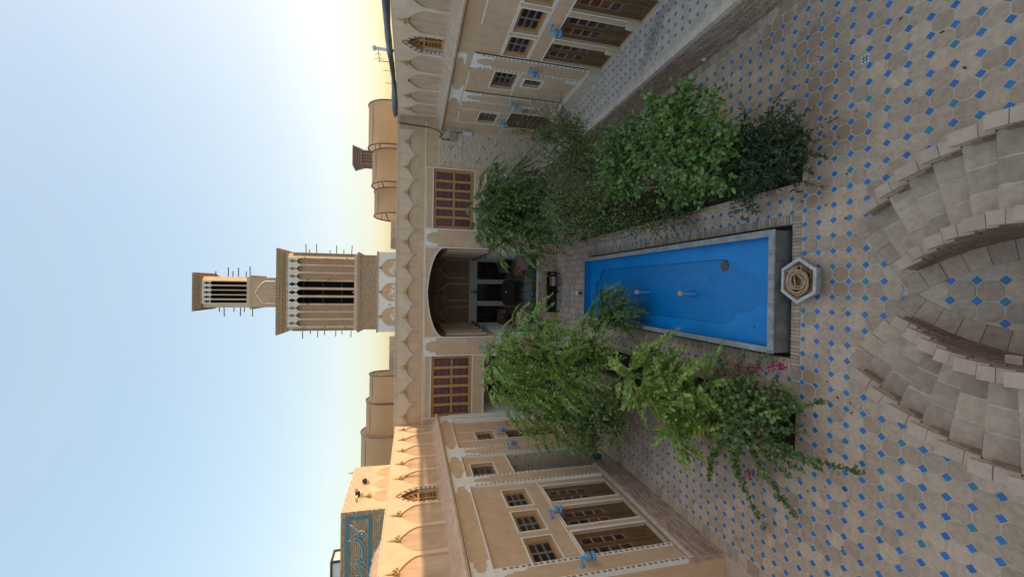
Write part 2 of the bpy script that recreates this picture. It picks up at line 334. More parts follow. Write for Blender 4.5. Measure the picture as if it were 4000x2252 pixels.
# filling between the straight hole and the curved well edge
wc = np.array((-.17, 15.6)); WR = (.97, .62)
arc = [(wc[0]+WR[0]*math.cos(a), wc[1]-WR[1]*math.sin(a)) for a in np.linspace(0, math.pi, 25)]
mb.poly(W0, arc[:13]+[(arc[12][0], 14.98), (.80, 14.98), (.80, 15.6)], -.3, -.0042)
mb.poly(W0, [(-1.14, 15.6), (-1.14, 14.98), (arc[12][0], 14.98)]+arc[12:], -.3, -.0042)
mb.build('bedding', mat('grout', (.60, .48, .36), (.50, .39, .29), 9, .95, .1, .4, 80, fine=.12), floor)
PT = .2145; TX, TY = -.08, 4.48
a_ = PT/2-.0065; c_ = .245*PT
def octv(a, c, z): return [(a, -(a-c), z), (a, a-c, z), (a-c, a, z), (-(a-c), a, z), (-a, a-c, z), (-a, -(a-c), z), (-(a-c), -a, z), (a-c, -a, z)]
OV = octv(a_-.005, c_-.003, 0)+octv(a_, c_, -.005)+octv(a_, c_, -.02)
OF = [tuple(range(8))]+[(i+8*k, (i+1) % 8+8*k, (i+1) % 8+8*(k+1), i+8*(k+1)) for k in (0, 1) for i in range(8)]
dd = c_+.0065-.011
DV = [(dd-.004, 0, 0), (0, dd-.004, 0), (-dd+.004, 0, 0), (0, -dd+.004, 0), (dd, 0, -.004), (0, dd, -.004), (-dd, 0, -.004), (0, -dd, -.004), (dd, 0, -.02), (0, dd, -.02), (-dd, 0, -.02), (0, -dd, -.02)]
DF = [(0, 1, 2, 3)]+[(i+4*k, (i+1) % 4+4*k, (i+1) % 4+4*(k+1), i+4*(k+1)) for k in (0, 1) for i in range(4)]
ST = (-1.72, 1.68, 2.3)      # centres of the two curved flights
def blocked(x, y, r):
    for q, e in ((PIT, .0), (BEDL, .02), (BEDR, .02)):
        if q[0]-e-r < x < q[1]+e+r and q[2]-e-r < y < q[3]+e+r: return True
    if (x-wc[0])**2/(WR[0]+.06+r)**2+(y-wc[1])**2/(WR[1]+.06+r)**2 < 1: return True
    for cx, s in ((ST[0], 1), (ST[1], -1)):
        d = math.hypot(x-cx, y-ST[2]); th = math.degrees(math.atan2(y-ST[2], (x-cx)*s))
        if 2.09-r*.6 < d < 3.19 and -40 < th < 36.5: return True
    return False
octs = []; dias = []
for i in range(-23, 23):
    for j in range(-13, 53):
        x, y = TX+PT*(i+.5), TY+PT*(j+.5)
        if -4.66 < x < 4.42 and y < 15.52 and not blocked(x, y, PT/2-.02):
            octs.append(((x+rnd.uniform(-.002, .002), y+rnd.uniform(-.002, .002), rnd.uniform(-.0015, .003)), (1, 1, 1), rnd.uniform(-.012, .012)))
        x, y = TX+PT*i, TY+PT*j
        if -4.66 < x < 4.42 and y < 15.52 and not blocked(x, y, dd-.02): dias.append(((x, y, rnd.uniform(-.001, .002)), (1, 1, 1), rnd.uniform(-.04, .04)))
pieces('octagon_tile', floor, octs, OV, OF, octm)
pieces('diamond_tile', floor, dias, DV, DF, glaze)
# plain paver strips along the walls, brick borders of pool pit and beds
def strip(parent, x0, x1, y0, y1, nx, ny, z0, z1, m, name, gap=.008, maxn=300):
    its = []
    for i in range(nx):
        for j in range(ny):
            dx, dy = (x1-x0)/nx, (y1-y0)/ny
            its.append(((x0+(i+.5)*dx, y0+(j+.5)*dy, (z0+z1)/2+rnd.uniform(-.003, .003)), (dx-gap, dy-gap, z1-z0), rnd.uniform(-.01, .01)))
    pieces(name, parent, its, BOXV, BOXF, m, maxn)
strip(floor, -4.87, -4.64, 2, 15.6, 1, 60, -.02, .006, paver, 'paver', maxn=45)
strip(floor, 4.42, 4.6, 2, 15.6, 1, 60, -.02, .006, paver, 'paver', maxn=45)
bw = .15
for (x0, x1, y0, y1) in ((PIT[0]-bw, PIT[1]+bw, PIT[2]-bw, PIT[2]), (PIT[0]-bw, PIT[1]+bw, PIT[3], PIT[3]+bw)):
    strip(floor, x0, x1, y0, y1, 44, 1, -.2, .012, paver, 'border_brick', .010, 44)
for (x0, x1) in ((PIT[0]-bw, PIT[0]), (PIT[1], PIT[1]+bw)):
    strip(floor, x0, x1, PIT[2], PIT[3], 1, 136, -.2, .012, paver, 'border_brick', .010, 60)
for q in (BEDL, BEDR):
    e = .09
    strip(floor, q[0]-e, q[0], q[2]-e, q[3]+e, 1, 46, -.2, .01, paver, 'border_brick', .008, 25)
    strip(floor, q[1], q[1]+e, q[2]-e, q[3]+e, 1, 46, -.2, .01, paver, 'border_brick', .008, 25)
    strip(floor, q[0], q[1], q[2]-e, q[2], 6, 1, -.2, .01, paver, 'border_brick', .008, 8)
bw_ = MB(); its = []
for k in range(46):
    t = math.pi*(k+.5)/46; x, y = wc[0]+(WR[0]+.03)*math.cos(t), wc[1]-(WR[1]+.03)*math.sin(t)
    its.append(((x, y, -.10), (.09, .045, .24), math.atan2(-WR[0]*math.sin(t), WR[1]*math.cos(t))))
pieces('well_edge_brick', floor, its, BOXV, BOXF, paver, 46)
mk('well_floor', [(-1.2, 14.9, -.14), (.9, 14.9, -.14), (.9, 16.2, -.14), (-1.2, 16.2, -.14)], [(0, 1, 2, 3)], stone, floor)
for nm, q in (('planting_bed', BEDL), ('planting_bed', BEDR)):
    nx, ny = 9, 60; V = []; F = []
    for j in range(ny+1):
        for i in range(nx+1): V.append((q[0]+(q[1]-q[0])*i/nx, q[2]+(q[3]-q[2])*j/ny, -.06+rnd.uniform(-.02, .03)))
    for j in range(ny):
        for i in range(nx): F.append((j*(nx+1)+i, j*(nx+1)+i+1, (j+1)*(nx+1)+i+1, (j+1)*(nx+1)+i))
    mk(nm, V, F, soil, kind='structure')

# ------------------------------------------------------------------ pool
pool = thing('pool', 'long rectangular pool painted bright blue with grey stone rim', 'pool', (-.015, 8.8, 0))
PX0, PX1, PY0, PY1 = -.97, .94, 5.2, 12.42; IX0, IX1, IY0, IY1 = -.885, .845, 5.29, 12.32; RZ = .26
mk('channel_bed', [(PIT[0]-.02, PIT[2]-.02, -.13), (PIT[1]+.02, PIT[2]-.02, -.13), (PIT[1]+.02, PIT[3]+.02, -.13), (PIT[0]-.02, PIT[3]+.02, -.13)], [(0, 1, 2, 3)], black, pool)
for i in range(4):      # near and far outer wall in stone blocks, long walls in slabs
    dx = (PX1-PX0)/4
    for y0, y1 in ((PY0, PY0+.07), (PY1-.07, PY1)):
        box('wall_block', W0, (PX0+i*dx+.002, PX0+(i+1)*dx-.002, y0+rnd.uniform(0, .004), y1, -.13, RZ-.03), stoneD, pool)
for i in range(11):
    dy = (PY1-PY0-.14)/11; y = PY0+.07+i*dy
    box('wall_block', W0, (PX0, PX0+.07, y+.002, y+dy-.002, -.13, RZ-.03), stoneD, pool)
    box('wall_block', W0, (PX1-.07, PX1, y+.002, y+dy-.002, -.13, RZ-.03), stoneD, pool)
    box('rim_slab', W0, (PX0-.012, IX0, y+.002, y+dy-.002, RZ-.03, RZ+rnd.uniform(-.003, .003)), stone, pool)
    box('rim_slab', W0, (IX1, PX1+.012, y+.002, y+dy-.002, RZ-.03, RZ+rnd.uniform(-.003, .003)), stone, pool)
for i in range(5):
    dx = (PX1-PX0+.024)/5; x = PX0-.012+i*dx
    box('rim_slab', W0, (x+.002, x+dx-.002, PY0-.012, IY0, RZ-.03, RZ+rnd.uniform(-.003, .003)), stone, pool)
    box('rim_slab', W0, (x+.002, x+dx-.002, IY1, PY1+.012, RZ-.03, RZ+rnd.uniform(-.003, .003)), stone, pool)
FZ, BZ = .06, .005
mb = MB()
for p, q in (((IX0, IY0), (IX1, IY0)), ((IX1, IY0), (IX1, IY1)), ((IX1, IY1), (IX0, IY1)), ((IX0, IY1), (IX0, IY0))):
    mb.add([(*p, -.12), (*q, -.12), (*q, RZ-.004), (*p, RZ-.004)], [(0, 1, 2, 3)])
mb.build('inner_wall', poolb, pool)
cxp = -.03
def lobes(s):
    P = [(cxp, 11.92)]
    P += [(cxp+s*.29*math.sin(a), 11.63+.29*math.cos(a)) for a in np.linspace(.1, 1.62, 9)]
    P += [(cxp+s*(.34+.25*math.sin(a)), 11.34+.25*math.cos(a)) for a in np.linspace(.0, 1.57, 8)]
    P += [(cxp+s*.60, 6.62)]
    P += [(cxp+s*(.36+.24*math.cos(a)), 6.5-.38*math.sin(a)) for a in np.linspace(.1, 1.45, 8)]
    P += [(cxp+s*.36*math.cos(a), 6.0-.40*math.sin(a)) for a in np.linspace(-.05, 1.5, 9)]
    return P+[(cxp, 5.6)]
mb = MB(); rt = lobes(1); lt = lobes(-1)
mb.add([(x, y, FZ) for x, y in rt+[(cxp, IY0), (IX1, IY0), (IX1, IY1), (cxp, IY1)]], [tuple(range(len(rt)+4))])
mb.add([(x, y, FZ) for x, y in lt+[(cxp, IY0), (IX0, IY0), (IX0, IY1), (cxp, IY1)]], [tuple(range(len(lt)+4))])
mb.build('ledge', poolb, pool)
ring = rt+lt[::-1][1:-1]; n = len(ring)
mb = MB(); mb.add([(x, y, FZ) for x, y in ring]+[(x, y, BZ) for x, y in ring], [(i, (i+1) % n, n+(i+1) % n, n+i) for i in range(n)]+[tuple(range(n, 2*n))])
mb.build('lobed_basin', poolt, pool)
mb = MB(); mb.lathe((.45, 6.5, BZ+.001), [(.001, .012), (.03, .012), (.035, .006), (.085, .006), (.105, .012), (.11, 0)], 20)
for k in range(10):
    q = 2*math.pi*k/10; mb.box(W0, .45+.06*math.cos(q)-.006, .45+.06*math.cos(q)+.006, 6.5+.06*math.sin(q)-.006, 6.5+.06*math.sin(q)+.006, BZ, BZ+.014)
mb.build('drain_grate', mat('drain_metal', (.06, .07, .08), (.10, .11, .12), 40, .4, .5), pool)
for y in (9.0, 7.32):
    p = MB().lathe((-.09, y, BZ), [(.075, 0), (.07, .03), (.055, .035), (.05, .30), (.047, .30), (.045, .12)], 16).build('fountain_pipe', poolt, pool, True)
    MB().lathe((-.09, y, BZ), [(.052, .30), (.056, .33), (.054, .37), (.03, .385), (.001, .385)], 16).build('pipe_cap', cap, p, True)
for x, y, la in ((.52, 7.9, 'dry leaf on the blue pool floor, middle of the three near the right rim'), (.35, 7.75, 'dry leaf on the blue pool floor, nearest the drain of three'), (.42, 8.1, 'dry leaf on the blue pool floor, farthest of the three by the right rim'), (-.62, 5.75, 'dry leaf on the near pool ledge beside the lobed basin'), (-.75, 5.42, 'dry leaf against the near pool rim, closer to the left corner'), (-.55, 5.38, 'dry leaf against the near pool rim, farther from the left corner')):
    a = rnd.uniform(0, 3); z = FZ if (abs(x) > .57 or y < 5.6) else BZ
    l = mk('fallen_leaf', [(x-.05*math.cos(a), y-.05*math.sin(a), z+.004), (x+.02*math.sin(a), y-.02*math.cos(a), z+.008), (x+.05*math.cos(a), y+.05*math.sin(a), z+.004), (x-.02*math.sin(a), y+.02*math.cos(a), z+.01)], [(0, 1, 2, 3)], mat('dry_leaf', (.20, .15, .05)), None)
    tag(l, la, 'leaf', 'dry leaves in the pool')

# ------------------------------------------------------------------ curved staircases
def wedge(mb, c, s, r0, r1, t0, t1, z0, z1, n=2):
    V = []; F = []
    for i in range(n+1):
        t = math.radians(t0+(t1-t0)*i/n)
        for r in (r0, r1):
            for z in (z0, z1): V.append((c[0]+s*r*math.cos(t), c[1]+r*math.sin(t), z))
    for i in range(n):
        a = i*4; b = a+4; F += [(a, a+2, b+2, b), (a+1, a+3, b+3, b+1), (a, a+1, b+1, b), (a+2, a+3, b+3, b+2)]
    F += [(0, 1, 3, 2), (n*4, n*4+1, n*4+3, n*4+2)]
    return mb.add(V, F)
def flight(cx, s, label, T0):
    c = (cx, ST[2]); D = 5.7; RS = .145; NS = 12
    t = thing('curved_staircase', label, 'staircase', (cx+s*2.75, 2.6, 0))
    for k in range(1, NS+1):
        a, b = T0-D*(k-1), T0-D*k-(0 if k < NS else 6)
        top = RS*k
        wedge(MB(), c, s, 2.40, 3.11, a, b, -.02, top-.005, 3).build('step', mortar, t)
        for i in range(3):
            r0 = 2.405+i*.234; m0 = a-.25 if k % 2 else a-.1
            wedge(MB(), c, s, r0+.008, r0+.226, a+.12, b+1.45+rnd.uniform(-.15, .15), top-.024, top+rnd.uniform(-.004, .003), 2).build('tread_tile', paver, t)
            wedge(MB(), c, s, r0+.006+rnd.uniform(-.05, .05)*(0 < i < 2), r0+.228, b+1.05, b+.3, top-.024, top-rnd.uniform(.001, .006), 1).build('tread_tile', paver, t)
        for (r0, r1, nm) in ((2.295, 2.405, 'inner'), (3.105, 3.22, 'outer')):
            wedge(MB(), c, s, r0+.012, r1-.012, a, b, -.02, top+.105, 3).build('parapet_core', mortar, t)
            md = a+(b-a)*(.62 if k % 2 else .45)
            wedge(MB(), c, s, r0-.006, r1+.006, a+.25, md+.05, top+.105, top+.152+rnd.uniform(-.003, .003), 2).build('cap_tile', cap, t)
            wedge(MB(), c, s, r0-.006, r1+.006, md-.05, b+.2, top+.105, top+.150+rnd.uniform(-.005, .003), 2).build('cap_tile', cap, t)
    its = []; its2 = []
    for lst, r, zmin, bl in ((its, 2.30, lambda th: -.0, .20), (its2, 3.10, lambda th: RS*math.floor((T0-th)/D+1)-.05, .20)):
        z = 0; row = 0
        while z < RS*NS+.1:
            th = T0-.1-(0 if row % 2 else math.degrees(bl/2/r)); d = math.degrees(bl/r)
            while th > T0-D*NS:
                mid = th-d/2; kk = math.floor((T0-mid)/D+1); kk2 = math.floor((T0-th-.3)/D+1)
                if z+.05 <= RS*min(kk, max(kk2, 1))+.106 and z >= zmin(mid):
                    tt = math.radians(mid)
                    lst.append(((cx+s*r*math.cos(tt), ST[2]+r*math.sin(tt), z+.025), (.03+rnd.uniform(0, .006), bl-.012, .042), s*tt if s > 0 else math.pi-tt))
                th -= d
            z += .05; row += 1
    pieces('brick', t, its, BOXV, BOXF, brickD, 300); pieces('brick', t, its2, BOXV, BOXF, brickD, 200)
    # ground pavers round the foot
    for k in range(1):
        a, b = T0+5.6-k*5.5, T0+5.6-(k+1)*5.5
        for i in range(4):
            wedge(MB(), c, s, 2.30+i*.228+.005, 2.30+(i+1)*.228-.005, a-.12, b+.12, -.02, .008+rnd.uniform(-.003, .003), 2).build('foot_paver', octm, t)
    for k in range(14):
        a, b = T0+5.6-k*5.2, T0+5.6-(k+1)*5.2
        wedge(MB(), c, s, 2.075, 2.285, a-.12, b+.12, -.02, .007+rnd.uniform(-.003, .003), 2).build('foot_paver', octm, t)
    return t
st_r = flight(ST[0], 1, 'curved brick and tile staircase on the right, rising below the citrus side', 30.5)
st_l = flight(ST[1], -1, 'curved brick staircase on the left, with a small stone block on its inner wall', 31.5)
box('parapet_block', W0, (-.64, -.53, 2.33, 2.44, .58, .66), paver, st_l)
box('block_slot', W0, (-.638, -.55, 2.305, 2.33, .58, .655), black, st_l)
# ------------------------------------------------------------------ shared building parts
def cusp(h, L, dep):
    half = bez([(L, 0), (L*1.14, .09*h), (L*.92, .17*h)], 4)+bez([(L*.92, .17*h), (L*.6, .19*h), (dep*1.1, .10*h), (dep*.95, .20*h)], 5)[1:]
    half += [(dep*1.12, .25*h)]+bez([(dep*.85, .245*h), (0, .24*h), (0, .5*h)], 6)
    return half+[(s, h-t) for s, t in half[::-1][1:]]
def frieze_plate(fr, uc, bw, v0, v1, w0, w1, parent, left=True, right=True):
    h = v1-v0; e = cusp(h, .30, .13)
    P = [(uc+bw/2+(s if right else 0), v0+t) for s, t in e]+[(uc-bw/2-(s if left else 0), v0+t) for s, t in e[::-1]]
    return MB().poly(fr, P, w0, w1).build('frieze_plate', white, parent)
def capital(fr, u0, u1, vt, w0, w1, parent, L=.42):
    h = u1-u0; e = cusp(h, L, .17)
    P = [(u0+t, vt-.06-s) for s, t in e]+[(u1, vt), (u0, vt)]
    return MB().poly(fr, P, w0, w1).build('capital', white, parent)
def chain(fr, u0, u1, v0, v1, w0, parent, dv=.21):
    s = MB().box(fr, u0, u1, v0, v1, w0-.03, w0+.008).build('chain_strip', white, parent)
    mb = MB(); md = MB(); v = v0+.03; uc = (u0+u1)/2; hw = (u1-u0)*.30
    while v+dv < v1:
        for a, b in ((0, .46), (.54, 1)):
            p, q = v+a*dv, v+b*dv; k = (q-p)*.28
            mb.poly(fr, [(uc, p), (uc+hw, p+k), (uc+hw, q-k), (uc, q), (uc-hw, q-k), (uc-hw, p+k)], w0, w0+.011)
        md.poly(fr, [(uc, v+.5*dv-.035), (uc+hw*.7, v+.5*dv), (uc, v+.5*dv+.035), (uc-hw*.7, v+.5*dv)], w0, w0+.0135)
        v += dv*1.06
    mb.build('lozenge_inlay', inlay, s); md.build('diamond_relief', white, s)
def arch_half(fr, c, sgn, hw, col, vb, vs, va, vt, w0, w1, mb):
    a = hw-col
    P = [(c, vt), (c, va)]+[(c+sgn*x, v) for x, v in bez([(0, va), (a*.62, va-.30*(va-vs)), (a, vs+.30*(va-vs)), (a, vs)], 9)[1:]]+[(c+sgn*a, vb), (c+sgn*hw, vb), (c+sgn*hw, vt)]
    mb.poly(fr, P, w0, w1)
def finial(fr, c, v, w, parent, s=1.3):
    p = np.array(fr(c, v, w)); mb = MB()
    mb.lathe(p, [(.062*s, 0), (.066*s, .012*s), (.060*s, .03*s), (.050*s, .055*s), (.036*s, .08*s), (.020*s, .098*s)], 12, skip=lambda i, k: 1 <= i <= 3 and (i+k) % 2 == 0)
    mb.lathe(p, [(.066*s, -.002*s), (.066*s, .012*s)], 12).lathe(p, [(.02*s, .096*s), (.028*s, .11*s), (.014*s, .125*s), (.022*s, .14*s), (.008*s, .155*s), (.003*s, .215*s)], 8)
    f = mb.build('finial', brass, parent, True)
    MB().lathe(p, [(.05*s, .004*s), (.045*s, .045*s), (.02*s, .09*s), (.001, .095*s)], 8).build('finial_core', mat('ochre_core', (.16, .10, .04)), f)
def window(fr, u0, u1, v0, v1, w, parent, cols=2, rows=3, fw=.07, m=wood, g=glass, label=None):
    mb = MB(); mb.box(fr, u0, u0+fw, v0, v1, w-.04, w).box(fr, u1-fw, u1, v0, v1, w-.04, w)
    mb.box(fr, u0+fw, u1-fw, v0, v0+fw, w-.04, w-.001).box(fr, u0+fw, u1-fw, v1-fw, v1, w-.04, w-.001)
    o = mb.build('window', m, parent)
    if label: o['label'] = label
    iu0, iu1, iv0, iv1 = u0+fw, u1-fw, v0+fw, v1-fw; bars = MB()
    for i in range(cols):
        for j in range(rows):
            a, b = iu0+(iu1-iu0)*i/cols, iu0+(iu1-iu0)*(i+1)/cols; c, d = iv0+(iv1-iv0)*j/rows, iv0+(iv1-iv0)*(j+1)/rows
            box('pane', fr, (a+.006, b-.006, c+.006, d-.006, w-.034, w-.028), g, o)
    for i in range(cols+1):
        u = iu0+(iu1-iu0)*i/cols
        for d in ((-.016, .016) if 0 < i < cols else ((.016,) if i == 0 else (-.016,))): bars.box(fr, u+d-.005, u+d+.005, iv0, iv1, w-.03, w-.016)
    for j in range(rows+1):
        v = iv0+(iv1-iv0)*j/rows
        for d in ((-.013, .013) if 0 < j < rows else ((.013,) if j == 0 else (-.013,))): bars.box(fr, iu0, iu1, v+d-.004, v+d+.004, w-.03, w-.018)
    bars.build('glazing_bars', lead, o); return o
def door(fr, u0, u1, v0, v1, w, parent, panes=4, m=woodd, lab=None):
    fw = .05; mb = MB().box(fr, u0, u0+fw, v0, v1, w-.05, w).box(fr, u1-fw, u1, v0, v1, w-.05, w).box(fr, u0+fw, u1-fw, v1-fw, v1, w-.05, w-.001)
    mb.box(fr, u0-.01, u1+.01, v0-.03, v0+.03, w-.03, w+.02)
    o = mb.build('door', m, parent); mid = (u0+u1)/2
    if lab: o['label'] = lab
    for a, b in ((u0+fw, mid-.003), (mid+.003, u1-fw)):
        st = .055; vp = v0+.03+(v1-v0)*.33; vt = v1-fw-.07; wl = w-.012
        lf = MB().box(fr, a, a+st, v0+.03, v1-fw, wl-.03, wl).box(fr, b-st, b, v0+.03, v1-fw, wl-.03, wl)
        lf.box(fr, a+st, b-st, v0+.03, v0+.12, wl-.03, wl-.001).box(fr, a+st, b-st, vp-.05, vp+.03, wl-.03, wl-.001).box(fr, a+st, b-st, vt, v1-fw, wl-.03, wl-.001)
        lf.build('leaf', m, o)
        MB().box(fr, a+st, b-st, v0+.12, vp-.05, wl-.03, wl-.018).box(fr, a+st+.03, b-st-.03, v0+.16, vp-.09, wl-.02, wl-.006).build('panel', m, o)
        bars = MB()
        for j in range(panes):
            c, d = vp+.03+(vt-vp-.03)*j/panes, vp+.03+(vt-vp-.03)*(j+1)/panes
            box('pane', fr, (a+st+.003, b-st-.003, c+.01, d-.01, wl-.028, wl-.022), glassr, o)
            bars.box(fr, a+st, b-st, c+.006, c+.016, wl-.026, wl-.008).box(fr, a+st, b-st, d-.016, d-.006, wl-.026, wl-.008)
        bars.box(fr, a+st+.008, a+st+.016, vp+.03, vt, wl-.026, wl-.010).box(fr, b-st-.016, b-st-.008, vp+.03, vt, wl-.026, wl-.010)
        bars.build('glazing_bars', lead, o)
    MB().box(fr, mid-.02, mid+.02, v0+.03, v1-fw, w-.02, w+.004).build('meeting_stile', m, o)
    return o
def arched_window(fr, c, v0, w, parent):
    """pointed brick surround with wooden casement and fan light"""
    hw, vs, va = .30, 5.48, 5.90
    def crv(e): return [(x*(1+e/hw), y+e*.8*(1 if y > vs else 0)) for x, y in [(hw, v0), (hw, vs)]+bez([(hw, vs), (hw*.98, vs+.17), (hw*.5, va-.10), (0, va)], 8)[1:]]
    inn, out = crv(0), crv(.105)
    sur = MB()
    P = [(c+x, y) for x, y in out]+[(c-x, y) for x, y in out[::-1][1:]]; Q = [(c+x, y) for x, y in inn]+[(c-x, y) for x, y in inn[::-1][1:]]
    n = len(P); sur.add([fr(*p, w+.012) for p in P]+[fr(*q, w+.012) for q in Q]+[fr(*q, w-.14) for q in Q], [(i, i+1, n+i+1, n+i) for i in range(n-1)]+[(n+i, n+i+1, 2*n+i+1, 2*n+i) for i in range(n-1)])
    o = sur.build('window', mortar, parent); o['label'] = 'pointed window in a brick surround'
    # brick voussoirs
    tot = []
    for i in range(n-1):
        L = math.dist(Q[i], Q[i+1]); k = max(1, round(L/.055))
        for j in range(k):
            f0, f1 = (j+.12)/k, (j+.88)/k
            q0, q1, p0, p1 = [tuple(A[i][x]+(A[i+1][x]-A[i][x])*f for x in (0, 1)) for A, f in ((Q, f0), (Q, f1), (P, f0), (P, f1))]
            MB().poly(fr, [q0, q1, p1, p0], w, w+.026).build('surround_brick', brickD if (i+j) % 2 else brickP, o)
    m = MB(); fw = .04
    m.box(fr, c-hw, c-hw+fw, v0, vs, w-.12, w-.07).box(fr, c+hw-fw, c+hw, v0, vs, w-.12, w-.07).box(fr, c-hw, c+hw, vs-.035, vs+.02, w-.12, w-.068).box(fr, c-hw+fw, c+hw-fw, v0, v0+.05, w-.12, w-.071).box(fr, c-.02, c+.02, v0+.05, vs-.035, w-.12, w-.069)
    for i in range(8, -1, -1): pass
    fan = crv(-.03)[1:]; full = [(c+x, y) for x, y in inn[1:]]+[(c-x, y) for x, y in inn[1:][::-1][1:]]; fin = [(c+x, y) for x, y in fan]+[(c-x, y) for x, y in fan[::-1][1:]]
    nn = len(full); m.add([fr(*p, w-.07) for p in full]+[fr(*p, w-.07) for p in fin]+[fr(*p, w-.11) for p in fin], [(i, i+1, nn+i+1, nn+i) for i in range(nn-1)]+[(nn+i, nn+i+1, 2*nn+i+1, 2*nn+i) for i in range(nn-1)])
    for k in range(1, 6):
        q = math.pi*k/6; L = .23+.13*math.sin(q)**2; d = (math.cos(q), math.sin(q)); e = (-d[1]*.011, d[0]*.011)
        m.poly(fr, [(c+e[0], vs+.02+e[1]), (c+d[0]*L+e[0], vs+.02+d[1]*L+e[1]), (c+d[0]*L-e[0], vs+.02+d[1]*L-e[1]), (c-e[0], vs+.02-e[1])], w-.11, w-.072)
    m.poly(fr, [(c+.05*math.cos(q), vs+.02+.05*math.sin(q)) for q in np.linspace(0, math.pi, 8)], w-.11, w-.066)
    m.build('casement', wood, o)
    g = MB(); g.poly(fr, [(c+x, y) for x, y in inn]+[(c-x, y) for x, y in inn[::-1][1:]], w-.15, w-.115); g.build('pane', glass, o)
    b = MB()
    for s in (-1, 1):
        for k in (1, 2): u = c+s*(.02+(hw-fw-.02)*k/3); b.box(fr, u-.006, u+.006, v0+.05, vs-.035, w-.115, w-.095)
        for k in range(1, 5): v = v0+.05+(vs-.085-v0)*k/5; b.box(fr, c+s*.02 if s > 0 else c-hw+fw, c+hw-fw if s > 0 else c-.02, v-.006, v+.006, w-.115, w-.096)
    b.build('glazing_bars', wood, o)
def wall_lamp(fr, u, v, label, w=0., s=1.):
    p = np.array(fr(u, v, w)); nrm = np.array(fr(0, 0, 1.))-np.array(fr(0, 0, 0)); t = thing('wall_lamp', label, 'wall lamp', p, 'blue pierced wall lamps')
    MB().lathe(p, [(.001, 0), (.055*s, 0), (.055*s, .012*s), (.035*s, .03*s), (.018*s, .06*s), (.014*s, .15*s), (.02*s, .16*s), (.001, .17*s)], 14, nrm).build('bracket', lampm, t, True)
    q = p+nrm*.155*s
    MB().lathe(q, [(.001, .075*s), (.010*s, .07*s), (.016*s, .055*s), (.010*s, .04*s), (.022*s, .025*s), (.026*s, 0), (.018*s, -.03*s), (.03*s, -.04*s), (.032*s, -.05*s)], 12).build('finial', lampm, t, True)
    gl = MB().lathe(q, [(.032*s, -.048*s), (.058*s, -.065*s), (.076*s, -.09*s), (.082*s, -.12*s), (.076*s, -.15*s), (.058*s, -.175*s), (.05*s, -.185*s)], 16, skip=lambda i, k: 1 <= i <= 4 and ((i+k) % 2 == 0)).build('globe', lampm, t)
    MB().lathe(q, [(.03*s, -.055*s), (.062*s, -.09*s), (.068*s, -.12*s), (.062*s, -.15*s), (.04*s, -.18*s)], 12).build('globe_lining', mat('lamp_glass', (.30, .33, .35), rough=.3, spec=.5), t, True)
    MB().lathe(q, [(.05*s, -.183*s), (.07*s, -.19*s), (.084*s, -.20*s), (.084*s, -.215*s), (.07*s, -.225*s), (.078*s, -.24*s), (.001, -.24*s)], 16).build('collar', lampm, t, True)
    return t
def line(mb, fr, u0, v0, u1, v1, wd=.022, w0=-.07, w1=-.05):
    if u0 == u1: mb.box(fr, u0-wd/2, u0+wd/2, v0, v1, w0, w1)
    else: mb.box(fr, u0, u1, v0-wd/2, v0+wd/2, w0, w1-.0015)
def ringtrim(mb, fr, u0, u1, v0, v1, wd=.03, w0=-.07, w1=-.048):
    mb.box(fr, u0-wd, u0, v0-wd, v1+wd, w0, w1).box(fr, u1, u1+wd, v0-wd, v1+wd, w0, w1).box(fr, u0, u1, v1, v1+wd, w0, w1-.001).box(fr, u0, u1, v0-wd, v0, w0, w1-.001)
VF, VC = 4.27, 4.70       # frieze, cornice
